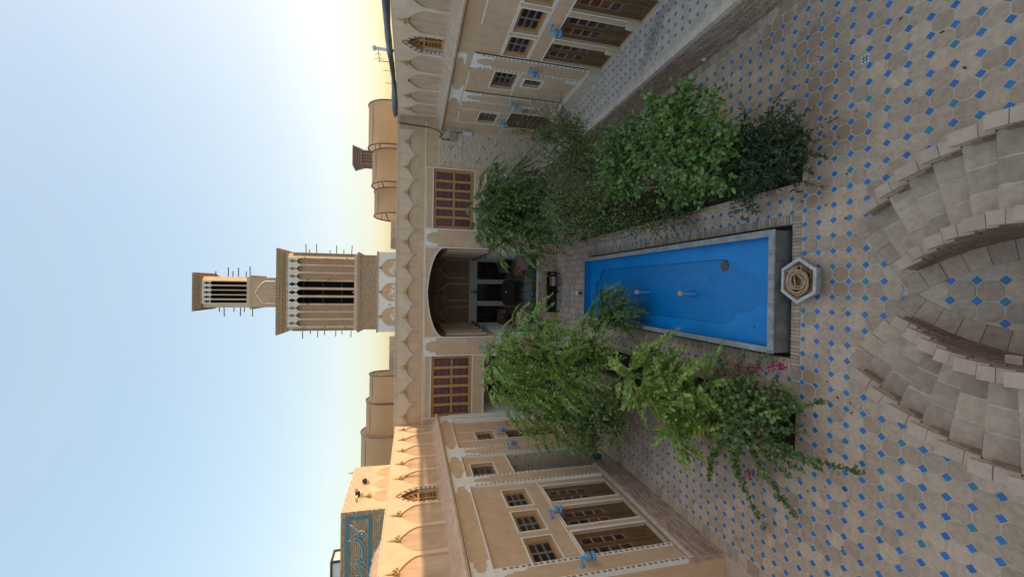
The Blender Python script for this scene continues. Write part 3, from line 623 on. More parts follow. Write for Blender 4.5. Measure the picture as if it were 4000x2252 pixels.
def upper(fr, u0, u1, cols, fins, win, b, noF=()):
    """sloping brick cornice, set-back parapet with blind arcade"""
    MB().poly(lambda a, c, l: fr(l, c, a), [(.085, 4.69), (.085, 4.735), (-.30, 4.955), (-.30, 4.69)], u0, u1, True).build('cornice', plaster2, b)
    box('cornice_shadow_strip', fr, (u0, u1, 4.655, 4.69, -.1, .012), inlay, b)  # solid dark strip painting the shadow line under the cornice
    its = []; u = u0+.05; ax = np.array(fr(1, 0, 0))-np.array(fr(0, 0, 0))
    while u < u1:
        l = .095+rnd.uniform(-.008, .01); c = np.array(fr(u, 4.748, .035)); its.append((c, (.115 if abs(ax[0]) < .5 else l-.012, l-.012 if abs(ax[0]) < .5 else .115, .036), 0)); u += l
    pieces('cornice_brick', b, its, BOXV, BOXF, brickP, 120)
    if win is None: box('parapet', fr, (u0, u1, 4.69, 6.17, -.62, -.30), plaster2, b)
    else:
        pm = MB().box(fr, u0, win-.31, 4.69, 6.17, -.62, -.30).box(fr, win+.31, u1, 4.69, 6.17, -.62, -.30).box(fr, win-.31, win+.31, 4.69, 4.98, -.62, -.301)
        for s_ in (1, -1): pm.poly(fr, [(win+s_*x, y) for x, y in [(.31, 5.48)]+bez([(.30, 5.48), (.294, 5.65), (.15, 5.80), (0, 5.90)], 8)]+[(win, 6.17), (win+s_*.31, 6.17)], -.5, -.302)
        pm.build('parapet', plaster2, b)
    box('parapet_coping', fr, (u0, u1, 6.17, 6.205, -.65, -.265), plaster3, b)
    bricks(b, at(fr), u0, u1, 6.205, 6.24, -.272, .19, .035, brickP, .010, .34, 80, name='coping_brick')
    for (a, c) in cols:
        if win is not None and a < win < c:
            mbx = MB(); arch_half(fr, win, 1, c-win, .05, 5.0, 5.5, 6.03, 6.17, -.305, -.262, mbx); arch_half(fr, win, -1, win-a, .05, 5.0, 5.5, 6.03, 6.17, -.305, -.262, mbx)
            mbx.build('arcade_arch', plaster3, b); continue
        mbx = MB(); cc = (a+c)/2
        for s in (1, -1): arch_half(fr, cc, s, (c-a)/2, .055, 4.93, 5.47, 5.90, 6.17, -.305, -.262, mbx)
        mbx.build('arcade_arch', plaster3, b)
    for f in fins:
        if f in noF: continue
        finial(fr, f, 5.86, -.24, b)
    if win is not None: arched_window(fr, win, 4.98, -.30, b)

# ------------------------------------------------------------------ left building
bl = thing('courtyard_building', 'tan plastered left wing with sunlit arcaded parapet and brown double doors', 'building', (XL-1.6, 9, 0))
box('rear_mass', Lf, (2, 6.38, 0, 5.95, -3.4, -.72), plaster2, bl)
box('rear_mass', Lf, (6.38, 10.42, 0, 5.95, -3.4, -.63), plaster2, bl); box('rear_mass', Lf, (11.78, 16, 0, 5.95, -3.4, -.63), plaster2, bl); box('rear_mass', Lf, (10.42, 11.78, 2.99, 5.95, -3.4, -.63), plaster2, bl)
DL = [(7.0, 7.74), (7.96, 8.69), (8.93, 9.67)]
holes = [(a, c, .80, 2.49) for a, c in DL]+[(a, c, 2.93, 3.52) for a, c in DL]+[(10.5, 11.3, 3.43, 4.06), (13.05, 13.82, .80, 2.55), (13.05, 13.8, 2.96, 3.57), (10.47, 11.72, 0, 2.95)]
mb = MB(); wallholes(mb, Lf, 6.38, YF, 0, 4.69, holes, -.06, .13); mb.build('wall', plaster, bl)
box('recessed_wall', Lf, (2, 6.38, 0, 4.69, -.72, -.70), plaster, bl); box('wall_return', Lf, (6.36, 6.38, 0, 4.69, -.72, -.06), plaster, bl)
for i, (a, c) in enumerate(DL):
    door(Lf, a, c, .80, 2.49, -.12, bl); window(Lf, a, c, 2.93, 3.52, -.115, bl)
window(Lf, 10.5, 11.3, 3.43, 4.06, -.16, bl, m=woodd, label='window standing ajar above the passage'); door(Lf, 13.05, 13.82, .80, 2.55, -.12, bl); window(Lf, 13.05, 13.8, 2.96, 3.57, -.12, bl)
mb = MB()
for a, c in DL:
    ringtrim(mb, Lf, a, c, 2.93, 3.52); mb.box(Lf, a-.03, a, .8, 2.51, -.07, -.047).box(Lf, c, c+.05, .8, 2.51, -.07, -.047).box(Lf, a, c, 2.49, 2.52, -.07, -.049)
mb.box(Lf, 6.93, 9.9, 2.545, 2.57, -.07, -.05)
for a, c, d, e in ((10.5, 11.3, 3.43, 4.06), (13.05, 13.8, 2.96, 3.57)): ringtrim(mb, Lf, a, c, d, e)
mb.box(Lf, 13.02, 13.05, .8, 2.58, -.07, -.047).box(Lf, 13.82, 13.85, .8, 2.58, -.07, -.047).box(Lf, 13.05, 13.82, 2.55, 2.58, -.07, -.049)
for u in (13.035, 13.82):
    line(mb, Lf, u, 2.58, u, 2.925); line(mb, Lf, u, 3.6, u, VF)
mb.box(Lf, 10.45, 11.72, 2.95, 2.98, -.07, -.045)
mb.box(Lf, 6.38, YF-.02, VF-.012, VF+.014, -.07, .012).box(Lf, 6.38, YF-.02, VC-.06, VC-.045, -.07, .010)
mb.build('white_trim', white, bl)
for a, c, e in ((6.41, 6.93, 0), (9.93, 10.46, 0), (11.72, 12.37, 0)):
    p = MB().box(Lf, a, c, .75, VF-.012, -.06, 0).build('pilaster', plaster, bl)
    box('pilaster_jamb', Lf, (c, c+.004, .75, VF-.012, -.06, -.001), white, p); box('pilaster_jamb', Lf, (a-.004, a, .75, VF-.012, -.06, -.001), white, p)
    chain(Lf, a, a+.085, .76, VF-.09, 0, p); chain(Lf, c-.085, c, .76, VF-.09, 0, p)
    capital(Lf, a+.085, c-.085, VF-.09, -.01, .007, p); box('capital_band', Lf, (a, c, VF-.09, VF-.014, -.01, .007), white, p)
    frieze_plate(at(Lf, 0, 0, 0), (a+c)/2, c-a-.1, VF+.014, VC-.06, -.06, .004, bl)
box('frieze', Lf, (6.38, YF-.02, VF+.014, VC-.06, -.06, -.004), plaster, bl)
box('corner_strip', Lf, (14.78, YF-.01, .75, VF-.012, -.06, .02), white, bl); chain(Lf, 15.0, 15.1, .8, VF-.05, .02, bl)
frieze_plate(Lf, 15.3, .5, VF+.014, VC-.06, -.06, .004, bl, right=False)
def plinth(fr, u0, u1, b, ends=True, v1=.64, w=.03, m=brickR, nb=300):
    o = MB().box(fr, u0, u1, -.02, v1+.10, -.06, w-.014).build('plinth', mortar, b)
    bricks(o, fr, u0, u1, .0, v1, w, .20, .0492, m, .014, .03, nb)
    bricks(o, fr, u0, u1, v1+.005, v1+.105, w+.008, .058, .10, brickP if m is brickR else m, .010, .10, 110, name='rowlock_brick', stag=0)
    return o
p1 = plinth(Lf, 6.41, 10.5, bl); p2 = plinth(Lf, 11.75, YF, bl, nb=120)
fe = lambda u, v, w: (u, 11.745-w, v)
bricks(p2, fe, XL-.9, XL+.03, 0, .76, .0, .2, .0492, brickR, .011, .02, 90)
ne = lambda u, v, w: (u, 6.405-w, v)
bricks(p1, ne, XL-.7, XL+.03, 0, .72, .0, .2, .0492, brickR, .011, .02, 60)
# passage: brick cheek, floor steps, back
pas = MB().box(W0, XL-1.7, XL-.19, 11.72, 11.78, 0, 2.99).build('passage_cheek', mortar, bl)
bricks(pas, lambda u, v, w: (u, 11.715-w, v), XL-1.7, XL-.06, .77, 2.94, .006, .16, .05, brickP, .010, .02, 160, dark=(.05, brickD))
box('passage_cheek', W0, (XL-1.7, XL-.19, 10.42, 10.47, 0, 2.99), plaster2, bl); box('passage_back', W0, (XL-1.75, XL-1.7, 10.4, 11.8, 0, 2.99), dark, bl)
box('passage_step', W0, (XL-1.7, XL-.02, 10.5, 11.74, -.02, .10), paver, bl); box('passage_step', W0, (XL-1.7, XL-.40, 10.5, 11.74, .10, .20), paver, bl)
colsL = [(5.1, 6.06), (6.06, 7.06), (7.06, 8.06), (8.06, 9.02), (9.02, 9.93), (9.93, 10.78), (10.78, 11.73), (11.73, 12.64), (12.64, 13.6), (13.6, 14.55), (14.55, 15.5)]
upper(Lf, 3, YF, colsL, [(a+c)/2 for a, c in colsL if not a < 10.35 < c], 10.35, bl)
wall_lamp(Lf, 6.67, 2.72, 'blue pierced wall lamp on the nearest left pilaster')
wall_lamp(Lf, 8.33, 2.72, 'blue pierced wall lamp above the gap between left doors', -.06)
wall_lamp(Lf, 12.03, 2.78, 'blue pierced wall lamp on left pilaster beyond the brick passage')
wall_lamp(Lf, 13.42, 2.80, 'blue pierced wall lamp over the farthest left door', -.06)
for x, y, la in ((XL-.17, 11.35, 'teal flowerpot nearer the courtyard on the left passage step'), (XL-.62, 11.42, 'teal flowerpot deeper inside the left brick passage')):
    z = .10 if x > XL-.4 else .20
    t = thing('flowerpot', la, 'flowerpot', (x, y, z))
    MB().lathe((x, y, z), [(.001, 0), (.085, 0), (.11, .15), (.125, .17), (.125, .20), (.108, .20), (.10, .15)], 16).build('pot', teal, t, True)
    MB().lathe((x, y, z), [(.001, .17), (.105, .17)], 12).build('pot_soil', soil, t)

# ------------------------------------------------------------------ right terrace and building
ter = struct('terrace')
TE = 4.6; TZ = .75
mb = MB().box(W0, TE+.016, XR+.1, -1, YF, -.02, TZ-.004).build('terrace_base', mortar, ter)
TF_ = lambda u, v, w: (TE-w, u, v)
bricks(ter, TF_, 2.5, YF, .0, .645, 0., .20, .0496, brickR, .014, .03, 300)
bricks(ter, TF_, 2.5, YF, .65, .762, .012, .058, .112, brickP, .010, .13, 160, name='rowlock_brick', stag=0)
octs = []; dias = []
for i in range(0, 7):
    for j in range(-16, 53):
        x, y = 4.75+PT*(i+.5)*.985, TY+PT*(j+.5)
        if x < XR-.08 and y < 15.5: octs.append(((x, y, TZ+rnd.uniform(-.002, .002)), (1, 1, 1), rnd.uniform(-.012, .012)))
        x, y = 4.75+PT*i*.985, TY+PT*j
        if .05 < x-4.75 and x < XR-.06 and y < 15.5: dias.append(((x, y, TZ+rnd.uniform(-.003, .001)), (1, 1, 1), rnd.uniform(-.04, .04)))
pieces('octagon_tile', ter, octs, OV, OF, octg, 260); pieces('diamond_tile', ter, dias, DV, DF, glaze, 260)
fl = thing('floor_light', 'small round silver light at the foot of the terrace brick wall', 'light', (TE-.01, 7.05, .09))
MB().lathe((TE-.002, 7.05, .09), [(.05, 0), (.05, .02), (.03, .04), (.001, .045)], 14, (-1, 0, 0)).build('lens', whitep, fl, True)
MB().lathe((TE-.001, 7.05, .09), [(.062, 0), (.062, .012), (.05, .016)], 14, (-1, 0, 0)).build('bezel', greyp, fl, True)

br = thing('courtyard_building', 'tan plastered right wing in shade with grey tarpaulin along its parapet', 'building', (XR+1.6, 9, 0))
DR = [(6.4, 7.23), (7.43, 8.26), (8.45, 9.28), (9.47, 10.28)]
box('rear_mass', Rf, (1, 16, 0, 5.95, -3.4, -.63), plaster2, br)
holes = [(a, c, .78, 2.46) for a, c in DR]+[(a, c, 2.89, 3.51) for a, c in DR]+[(11.12, 12.04, 2.87, 3.53), (11.32, 11.73, 2.1, 2.62), (13.86, 14.7, 2.87, 3.5), (13.65, 15.0, .76, 2.45)]
mb = MB(); wallholes(mb, Rf, 2, YF, .7, 4.69, holes, -.06, .13); mb.build('wall', plaster, br)
for a, c in DR: door(Rf, a, c, .80, 2.46, -.12, br); window(Rf, a, c, 2.89, 3.51, -.115, br)
window(Rf, 11.12, 12.04, 2.87, 3.53, -.14, br, 2, 3, .09, woodd); window(Rf, 11.32, 11.73, 2.1, 2.62, -.14, br, 2, 2, .06, woodd); window(Rf, 13.86, 14.7, 2.87, 3.5, -.14, br, 2, 3, .08, woodd)
door(Rf, 13.65, 15.0, .78, 2.45, -.13, br, 5)
mb = MB()
for a, c in DR:
    ringtrim(mb, Rf, a, c, 2.89, 3.51); mb.box(Rf, a-.03, a, 1.1, 2.5, -.07, -.047).box(Rf, c, c+.03, 1.1, 2.5, -.07, -.047)
mb.box(Rf, 4, 10.3, 2.46, 2.485, -.07, -.05).box(Rf, 4, 10.3, 3.56, 3.585, -.07, -.052).box(Rf, 4, 10.3, 2.815, 2.84, -.07, -.052)
ringtrim(mb, Rf, 11.12, 12.04, 2.87, 3.53); ringtrim(mb, Rf, 11.32, 11.73, 2.1, 2.62, .05); ringtrim(mb, Rf, 13.86, 14.7, 2.87, 3.5)
line(mb, Rf, 10.98, 2.80, 12.4, 2.80); line(mb, Rf, 13.05, 2.49, 15.6, 2.49); line(mb, Rf, 13.62, .8, 13.62, 2.49); line(mb, Rf, 15.03, .8, 15.03, 2.49)
line(mb, Rf, 13.72, 2.49, 13.72, VF); line(mb, Rf, 14.84, 2.49, 14.84, VF)
line(mb, Rf, 6.5, 4.24, 9.2, 4.24, .03); line(mb, Rf, 11.4, 4.22, 12.4, 4.22, .03); line(mb, Rf, 13.1, 4.22, 13.6, 4.22, .03); line(mb, Rf, 14.0, 4.20, 14.8, 4.20, .03)
mb.build('white_trim', white, br)
for a, c in ((10.31, 10.98), (12.4, 13.05)):
    p = MB().box(Rf, a, c, 1.1, VF-.06, -.06, -.01).build('pilaster', plaster, br)
    chain(Rf, a, a+.085, 1.12, VF-.09, -.01, p); chain(Rf, c-.085, c, 1.12, VF-.09, -.01, p)
    capital(Rf, a+.085, c-.085, VF-.09, -.02, -.003, p); box('capital_band', Rf, (a, c, VF-.09, VF-.02, -.02, -.003), white, p)
frieze_plate(Rf, 12.72, .55, VF, VC-.05, -.06, -.045, br); frieze_plate(Rf, 10.55, .2, VF+.12, VC-.04, -.06, -.045, br, left=False)
for a in (7.23, 8.26, 9.28):
    pier = box('pier_base', Rf, (a+.02, a+.17, TZ, 1.08, -.06, .03), mortar, br)
    bricks(pier, Rf, a+.02, a+.17, TZ, 1.08, .04, .075, .045, brickP, .008, .02, 40)
    box('pier_shaft', Rf, (a+.045, a+.145, 1.08, 2.46, -.06, -.03), plaster, br)
for a, c in ((10.3, 13.6), (15.03, YF)):
    pl = MB().box(Rf, a, c, TZ-.01, 1.10, -.06, .085).build('plinth', mortar, br)
    bricks(pl, Rf, a, c, TZ, 1.05, .10, .20, .05, brickP, .010, .03, 100); bricks(pl, Rf, a, c, 1.055, 1.115, .11, .06, .06, brickP, .009, .18, 60, name='rowlock_brick', stag=0)
colsR = [(4.3, 5.3), (5.3, 6.3), (6.3, 7.3), (7.3, 8.33), (8.33, 9.36), (9.36, 10.32), (10.32, 11.18), (11.18, 12.17), (12.17, 13.2), (13.2, 14.2), (14.2, 15.2)]
Rp = at(Rf, 0, 0, .07)
upper(Rf, 2, YF, colsR, [(a+c)/2 for a, c in colsR if not a < 10.72 < c], 10.72, br, noF=((12.17+13.2)/2,))
MB().lathe(Rf(12.68, 5.86, -.25), [(.001, -.03), (.03, -.015), (.035, 0), (.02, .03), (.001, .035)], 10).build('bare_finial_stub', iron, br, True)
wall_lamp(Rf, 8.85, 2.70, 'blue pierced wall lamp between the right wing doors', -.06)
wall_lamp(Rf, 10.62, 2.69, 'blue pierced wall lamp on the nearer right pilaster', -.01)
wall_lamp(Rf, 12.72, 2.68, 'blue pierced wall lamp on the farther right pilaster', -.01)
wall_lamp(Rf, 14.35, 2.67, 'blue pierced wall lamp above the farthest right door', -.06)
pq = thing('wall_plaque', 'small navy blue tile plaque beside the farthest right door', 'plaque', Rf(13.36, 2.02, -.06))
box('tile', Rf, (13.27, 13.46, 1.95, 2.12, -.06, -.045), navy, pq); MB().poly(Rf, [(13.32, 2.0), (13.41, 2.03), (13.43, 2.0), (13.33, 1.97)], -.045, -.042).poly(Rf, [(13.30, 2.08), (13.36, 2.05), (13.42, 2.09), (13.36, 2.07)], -.045, -.042).build('lettering', whitep, pq)
sw = thing('light_switch', 'small white switch plate under the navy plaque', 'switch', Rf(13.4, 1.75, -.06))
box('frame', Rf, (13.34, 13.46, 1.72, 1.82, -.06, -.05), woodk, sw); box('plate', Rf, (13.37, 13.43, 1.745, 1.795, -.05, -.044), whitep, sw)
nb = thing('notice_panel', 'blank white panel low on the right wall above brick plinth', 'panel', Rf(11.1, 1.13, -.06))
box('board', Rf, (10.98, 11.22, 1.13, 1.42, -.06, -.035), whitep, nb); box('edge', Rf, (10.975, 11.225, 1.42, 1.435, -.06, -.03), white, nb)
# tarpaulin lying along the parapet
V = []; F = []; nu, na = 90, 12
for i in range(nu+1):
    u = 2.5+(15.95-2.5)*i/nu
    for k in range(na):
        a = 2*math.pi*k/na; r = 1+.12*math.sin(u*2.1+k)+.08*math.sin(u*5.3+2*k); end = min(1, (nu-i)/3+.25)
        V.append(Rf(u, 6.345+.105*math.sin(a)*r*(.8+.2*math.sin(u*.9))*end+.02*math.sin(u*1.3), -.46+.19*math.cos(a)*r*end))
for i in range(nu):
    for k in range(na): F.append((i*na+k, i*na+(k+1) % na, (i+1)*na+(k+1) % na, (i+1)*na+k))
F.append(tuple(range(nu*na, nu*na+na)))
o = mk('tarpaulin', V, F, tarpm, None, True); tag(o, 'rolled grey-blue tarpaulin lying along the top of right parapet', 'tarpaulin')
# ------------------------------------------------------------------ far facade with the iwan
fa = thing('courtyard_facade', 'far facade with arched central iwan and two lattice windows', 'building', (-.24, YF+3, 0))
IA, IB, YB, PZ = -1.96, 1.46, 21.5, .81
SPR, APX = 4.55, 5.15
holes = [(IA, IB, PZ, APX), (-4.95, -2.65, 3.42, 4.95), (2.15, 4.40, 3.42, 4.95), (-4.95, -2.67, PZ, 2.95), (2.2, 4.42, PZ, 2.95), (-1.0, .66, -.2, .46)]
mb = MB(); wallholes(mb, Ff, XL-.5, XR+.5, 0, 6.17, holes, 0, .14); mb.build('wall', plaster, fa)
box('rear_mass', W0, (XL-4, IA-.03, YF+2.6, 26, 0, 5.95), plaster2, fa); box('rear_mass', W0, (IB+.03, XR+4, YF+2.6, 26, 0, 5.95), plaster2, fa); box('rear_mass', W0, (IA-.03, IB+.03, YB+.5, 26, 0, 5.95), plaster2, fa)
box('roof', W0, (XL-4, XR+4, YF+.35, 26, 5.86, 5.95), plaster2, fa)
cx0 = (IA+IB)/2; hw0 = (IB-IA)/2
def iw_arch(h=hw0, top=APX, spr=SPR):
    r = bez([(h, spr), (h-.02, spr+.28), (h*.60, top-.05), (0, top)], 12)
    return r
R_ = iw_arch()
for s in (1, -1):       # spandrels above the depressed arch
    MB().poly(Ff, [(cx0+s*x, y) for x, y in R_]+[(cx0+s*hw0, APX+.0)], -.13, -.006).build('spandrel', plaster, fa)
P = [(cx0+x, y) for x, y in R_]+[(cx0-x, y) for x, y in R_[::-1][1:]]
Q = [(cx0+(p[0]-cx0)*.985, p[1]-.03) for p in P]; mb = MB(); n = len(P)
mb.add([Ff(*p, .012) for p in P]+[Ff(*q, .012) for q in Q]+[Ff(*q, -.12) for q in Q]+[Ff(*p, -.01) for p in P], [(i, i+1, n+i+1, n+i) for i in range(n-1)]+[(n+i, n+i+1, 2*n+i+1, 2*n+i) for i in range(n-1)]+[(i, i+1, 3*n+i+1, 3*n+i) for i in range(n-1)])
mb.build('arch_moulding', white, fa)
mb = MB(); VL = 5.255
mb.box(Ff, XL-.35, XR+.2, VL-.014, VL+.014, -.01, .016)
for u in (IA+.02, IB-.02, -2.63, 2.13): mb.box(Ff, u-.018, u+.018, PZ, VL-.014, -.01, .018)
for u in (-4.97, 4.42): mb.box(Ff, u-.014, u+.014, 3.38, VL-.014, -.01, .014)
for a, c in ((-4.95, -2.65), (2.15, 4.40)):
    mb.box(Ff, a, c, 4.95, 4.985, -.01, .012).box(Ff, a, c, 3.385, 3.42, -.01, .012).box(Ff, a+.02, c-.02, 2.95, 2.985, -.01, .012).box(Ff, a, c, 5.19, 5.21, -.01, .01)
for a, c in ((IA+.05, IB-.05),): mb.box(Ff, a, c, 5.20, 5.218, -.01, .01)
mb.build('white_trim', white, fa)
for a, c in ((-2.61, -1.97), (1.48, 2.11)):
    capital(Ff, a, c, VL-.02, -.01, .008, fa, .38)
    mb = MB()                       # scroll relief lower on the pier
    for s in (-1, 1):
        for k, (dz, r) in enumerate(((0, .10), (.26, .07))):
            pts = [Ff((a+c)/2+s*(.13+r*.8*math.cos(t)), 2.15+dz+r*math.sin(t), .008) for t in np.linspace(.2, 5.6, 16)]
            mb.tube(pts, .014, 5)
    mb.tube([Ff((a+c)/2, 1.9, .008), Ff((a+c)/2, 2.62, .008)], .014, 5).build('scroll_relief', white, fa)
# parapet scallops and brick coping
c0 = -.24; pit = .929; tips = [c0+pit*(k+.5) for k in range(-6, 7)]
for k in range(-6, 7):
    c = c0+pit*k-.005*k if k < 0 else c0+pit*k-.01*k
    if not XL-.45 < c < XR+.5: continue
    mb = MB()
    for s in (1, -1): arch_half(Ff, c, s, pit/2, .025, 5.53, 5.60, 5.905, 6.17, 0, .035, mb)
    mb.build('arcade_scallop', plaster3, fa); finial(Ff, c, 5.87, .06, fa)
box('parapet_back', Ff, (XL-.5, XR+.6, 5.2, 6.17, -.35, -.15), plaster2, fa); box('parapet_coping', Ff, (XL-.4, XR+.45, 6.17, 6.20, -.36, .04), plaster3, fa)
bricks(fa, Ff, XL-.4, XR+.45, 6.20, 6.29, .045, .17, .045, brickP, .010, .38, 120, name='coping_brick')
# big lattice windows
def lattice_window(a, c, label):
    v0, v1, w_ = 3.42, 4.95, -.06; fw = .10
    mb = MB().box(Ff, a, a+fw, v0, v1, w_-.06, w_).box(Ff, c-fw, c, v0, v1, w_-.06, w_).box(Ff, a+fw, c-fw, v1-fw, v1, w_-.06, w_-.001).box(Ff, a+fw, c-fw, v0, v0+fw+.02, w_-.06, w_-.001)
    mb.box(Ff, a+.03, a+fw-.02, v0+.03, v1-.03, w_, w_+.014).box(Ff, c-fw+.02, c-.03, v0+.03, v1-.03, w_, w_+.014)
    n = 6; W = (c-a-2*fw)/n; ml = .095; vm = (v0+v1)/2+.0
    for i in range(1, n): mb.box(Ff, a+fw+W*i-ml/2, a+fw+W*i+ml/2, v0+fw+.02, v1-fw, w_-.06, w_+.01)
    o = mb.build('window', wood, fa); o['label'] = label
    mb = MB()
    for i in range(n):
        x0, x1 = a+fw+W*i+(ml/2 if i else .03), a+fw+W*(i+1)-(ml/2 if i < n-1 else .03)
        mb.box(Ff, x0, x1, vm-.035, vm+.035, w_-.06, w_-.004)
        for (y0, y1) in ((v0+fw+.05, vm-.05), (vm+.05, v1-fw-.03)):
            box('pane', Ff, (x0+.002, x1-.002, y0-.012, y1+.012, w_-.05, w_-.045), glassp, o)
            b = MB()
            for k in range(7):
                v = y0+(y1-y0)*k/6; b.box(Ff, x0, x1, v-.006, v+.006, w_-.045, w_-.03)
            for k in range(5):
                u = x0+.01+(x1-x0-.02)*k/4
                b.box(Ff, u-.006, u+.006, y0, y1, w_-.043, w_-.027)
            for k in (1, 3):
                v = y0+(y1-y0)*k/4; b.box(Ff, x0, x1, v-.016, v-.008, w_-.044, w_-.028).box(Ff, x0, x1, v+.008, v+.016, w_-.044, w_-.028)
            b.build('lattice', lattice, o)
    mb.build('cross_rail', woodh, o)
lattice_window(-4.95, -2.65, 'wide wooden lattice window left of the iwan'); lattice_window(2.15, 4.40, 'wide wooden lattice window right of the iwan')
# side openings under the windows: white reveals and dark rooms
for a, c, nm in ((-4.95, -2.67, 'left'), (2.2, 4.42, 'right')):
    MB().box(W0, a, a+.05, YF+.14, YF+1.4, PZ, 2.95).box(W0, c-.05, c, YF+.14, YF+1.4, PZ, 2.95).box(W0, a+.06, c-.06, YF+.14, YF+1.4, 2.93, 2.98).build('room_reveal', white, fa)
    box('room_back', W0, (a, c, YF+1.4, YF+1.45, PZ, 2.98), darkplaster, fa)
    mb = MB()
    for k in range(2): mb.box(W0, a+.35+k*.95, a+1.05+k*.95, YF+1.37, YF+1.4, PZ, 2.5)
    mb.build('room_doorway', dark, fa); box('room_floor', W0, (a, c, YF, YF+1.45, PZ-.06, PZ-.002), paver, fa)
    for s, q in ((1, a+.02), (-1, c-.02)):
        MB().poly(Ff, [(q, 2.95), (q+s*.16, 2.95)]+[(q+s*.16-s*.16*math.sin(t), 2.95-.16*(1-math.cos(t))) for t in np.linspace(.3, 1.57, 5)], -.12, -.004).build('opening_corner', white, fa)
# brick platform front
pf = MB().box(Ff, XL-.1, -1.0, -.02, PZ-.01, -.14, -.012).box(Ff, .66, XR, -.02, PZ-.01, -.14, -.012).box(Ff, -1.0, .66, .46, PZ-.01, -.14, -.012).build('platform', mortar, fa)
bricks(pf, Ff, XL-.1, TE, 0, .60, .004, .20, .05, brickR, .014, .03, 260, skip=lambda u, v: -1.02 < u < .68 and v < .47)
bricks(pf, Ff, XL-.1, TE, .61, .80, .012, .058, .19, brickR, .011, .12, 200, name='rowlock_brick', stag=0)
box('platform_edge', Ff, (XL-.1, TE, .80, .822, -.16, .02), mortar, fa)
box('iwan_floor', W0, (IA-.1, IB+.1, YF+.1, YB+.1, .4, PZ), paver, fa)
# alcove with cellar window behind the bicycle
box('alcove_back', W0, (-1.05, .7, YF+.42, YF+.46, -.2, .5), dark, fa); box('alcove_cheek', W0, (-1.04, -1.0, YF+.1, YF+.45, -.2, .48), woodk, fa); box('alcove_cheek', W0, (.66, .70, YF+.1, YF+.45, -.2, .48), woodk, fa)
mb = MB()
for k in range(11): mb.box(W0, -.95+k*.152, -.93+k*.152, YF+.39, YF+.41, -.12, .44)
for k in range(5): mb.box(W0, -.97, .63, YF+.392, YF+.408, -.1+k*.125, -.08+k*.125)
mb.build('cellar_grille', woodd, fa)
# iwan interior
for s, x in ((1, IA), (-1, IB)):
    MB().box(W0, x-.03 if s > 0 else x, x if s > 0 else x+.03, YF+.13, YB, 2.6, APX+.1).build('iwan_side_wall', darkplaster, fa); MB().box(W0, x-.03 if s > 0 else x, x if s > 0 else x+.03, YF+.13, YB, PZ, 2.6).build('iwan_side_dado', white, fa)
    for k in range(5):
        y = YF+.75+k*1.05; a, b = (x, x+.10) if s > 0 else (x-.10, x)
        box('side_rib', W0, (a, b, y, y+.42, 2.72, 4.35), plaster3, fa); box('side_pier', W0, (a, b+.0, y, y+.42, PZ, 2.5), white, fa)
    box('side_ledge', W0, (x if s > 0 else x-.12, x+.12 if s > 0 else x, YF+.3, YB, 2.5, 2.62), plaster2, fa)
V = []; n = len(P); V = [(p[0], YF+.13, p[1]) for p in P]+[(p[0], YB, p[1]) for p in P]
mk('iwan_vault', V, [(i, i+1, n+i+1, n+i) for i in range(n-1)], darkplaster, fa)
DI = [(-1.95+.03, -1.03), (-.78, .14), (.37, 1.29+.03)]
mb = MB(); wallholes(mb, lambda u, v, w_: (u, YB-w_, v), IA-.02, IB+.02, PZ, 2.78, [(a, c, PZ, 2.34) for a, c in DI], 0, .15); mb.build('iwan_back_dado', white, fa)
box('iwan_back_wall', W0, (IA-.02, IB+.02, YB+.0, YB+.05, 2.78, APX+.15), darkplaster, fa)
fb = lambda u, v, w_: (u, YB-w_, v)
for a, c in DI:
    o = MB().box(fb, a, a+.05, PZ, 2.34, -.14, -.10).box(fb, c-.05, c, PZ, 2.34, -.14, -.10).box(fb, (a+c)/2-.03, (a+c)/2+.03, PZ, 2.34, -.14, -.101).box(fb, a+.05, c-.05, 2.27, 2.34, -.14, -.102).build('iwan_door', woodk, fa)
    for q0, q1 in ((a+.05, (a+c)/2-.03), ((a+c)/2+.03, c-.05)):
        for k in range(3): box('pane', fb, (q0, q1, PZ+.3+k*.4, PZ+.66+k*.4, -.135, -.13), glass, o)
        box('panel', fb, (q0, q1, PZ, PZ+.28, -.135, -.12), woodk, o)
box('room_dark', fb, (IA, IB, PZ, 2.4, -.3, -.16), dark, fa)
for (a, c) in ((-2.0+.06, -1.05), (-.80, .16), (.38, 1.40)):
    cc = (a+c)/2; h = (c-a)/2
    pp = [(cc+h*.92, 2.80), (cc+h*.92, 3.75)]+bez([(cc+h*.92, 3.75), (cc+h*.85, 3.98), (cc+h*.3, 4.15), (cc, 4.34)], 6)[1:]
    pp = pp+[(2*cc-x, y) for x, y in pp[::-1][1:]]
    mb = MB(); mb.tube([fb(x, y, .012) for x, y in pp], .03, 4).build('blind_arch', white, fa)
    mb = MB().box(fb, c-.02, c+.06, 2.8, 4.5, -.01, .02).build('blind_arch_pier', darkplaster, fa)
box('iwan_cornice', fb, (IA, IB, 4.42, 4.46, -.01, .05), plaster2, fa); box('iwan_cornice', fb, (IA, IB, 2.76, 2.80, -.01, .04), plaster2, fa)
def small_lamp(p, nrm, label):
    return wall_lamp(lambda u, v, w_: tuple(np.array(p)+np.array((0, 0, v))+np.array(nrm)*w_+np.array((-nrm[1], nrm[0], 0))*u), 0, 0, label)
small_lamp((IA+.1, 17.6, 2.72), (1, 0, 0), 'dim blue wall lamp inside the iwan on its left wall'); small_lamp((IB-.1, 17.6, 2.72), (-1, 0, 0), 'dim blue wall lamp inside the iwan on its right wall')
small_lamp((-.29, YB-.02, 2.62), (0, -1, 0), 'dark wall lamp over the central iwan doorway')
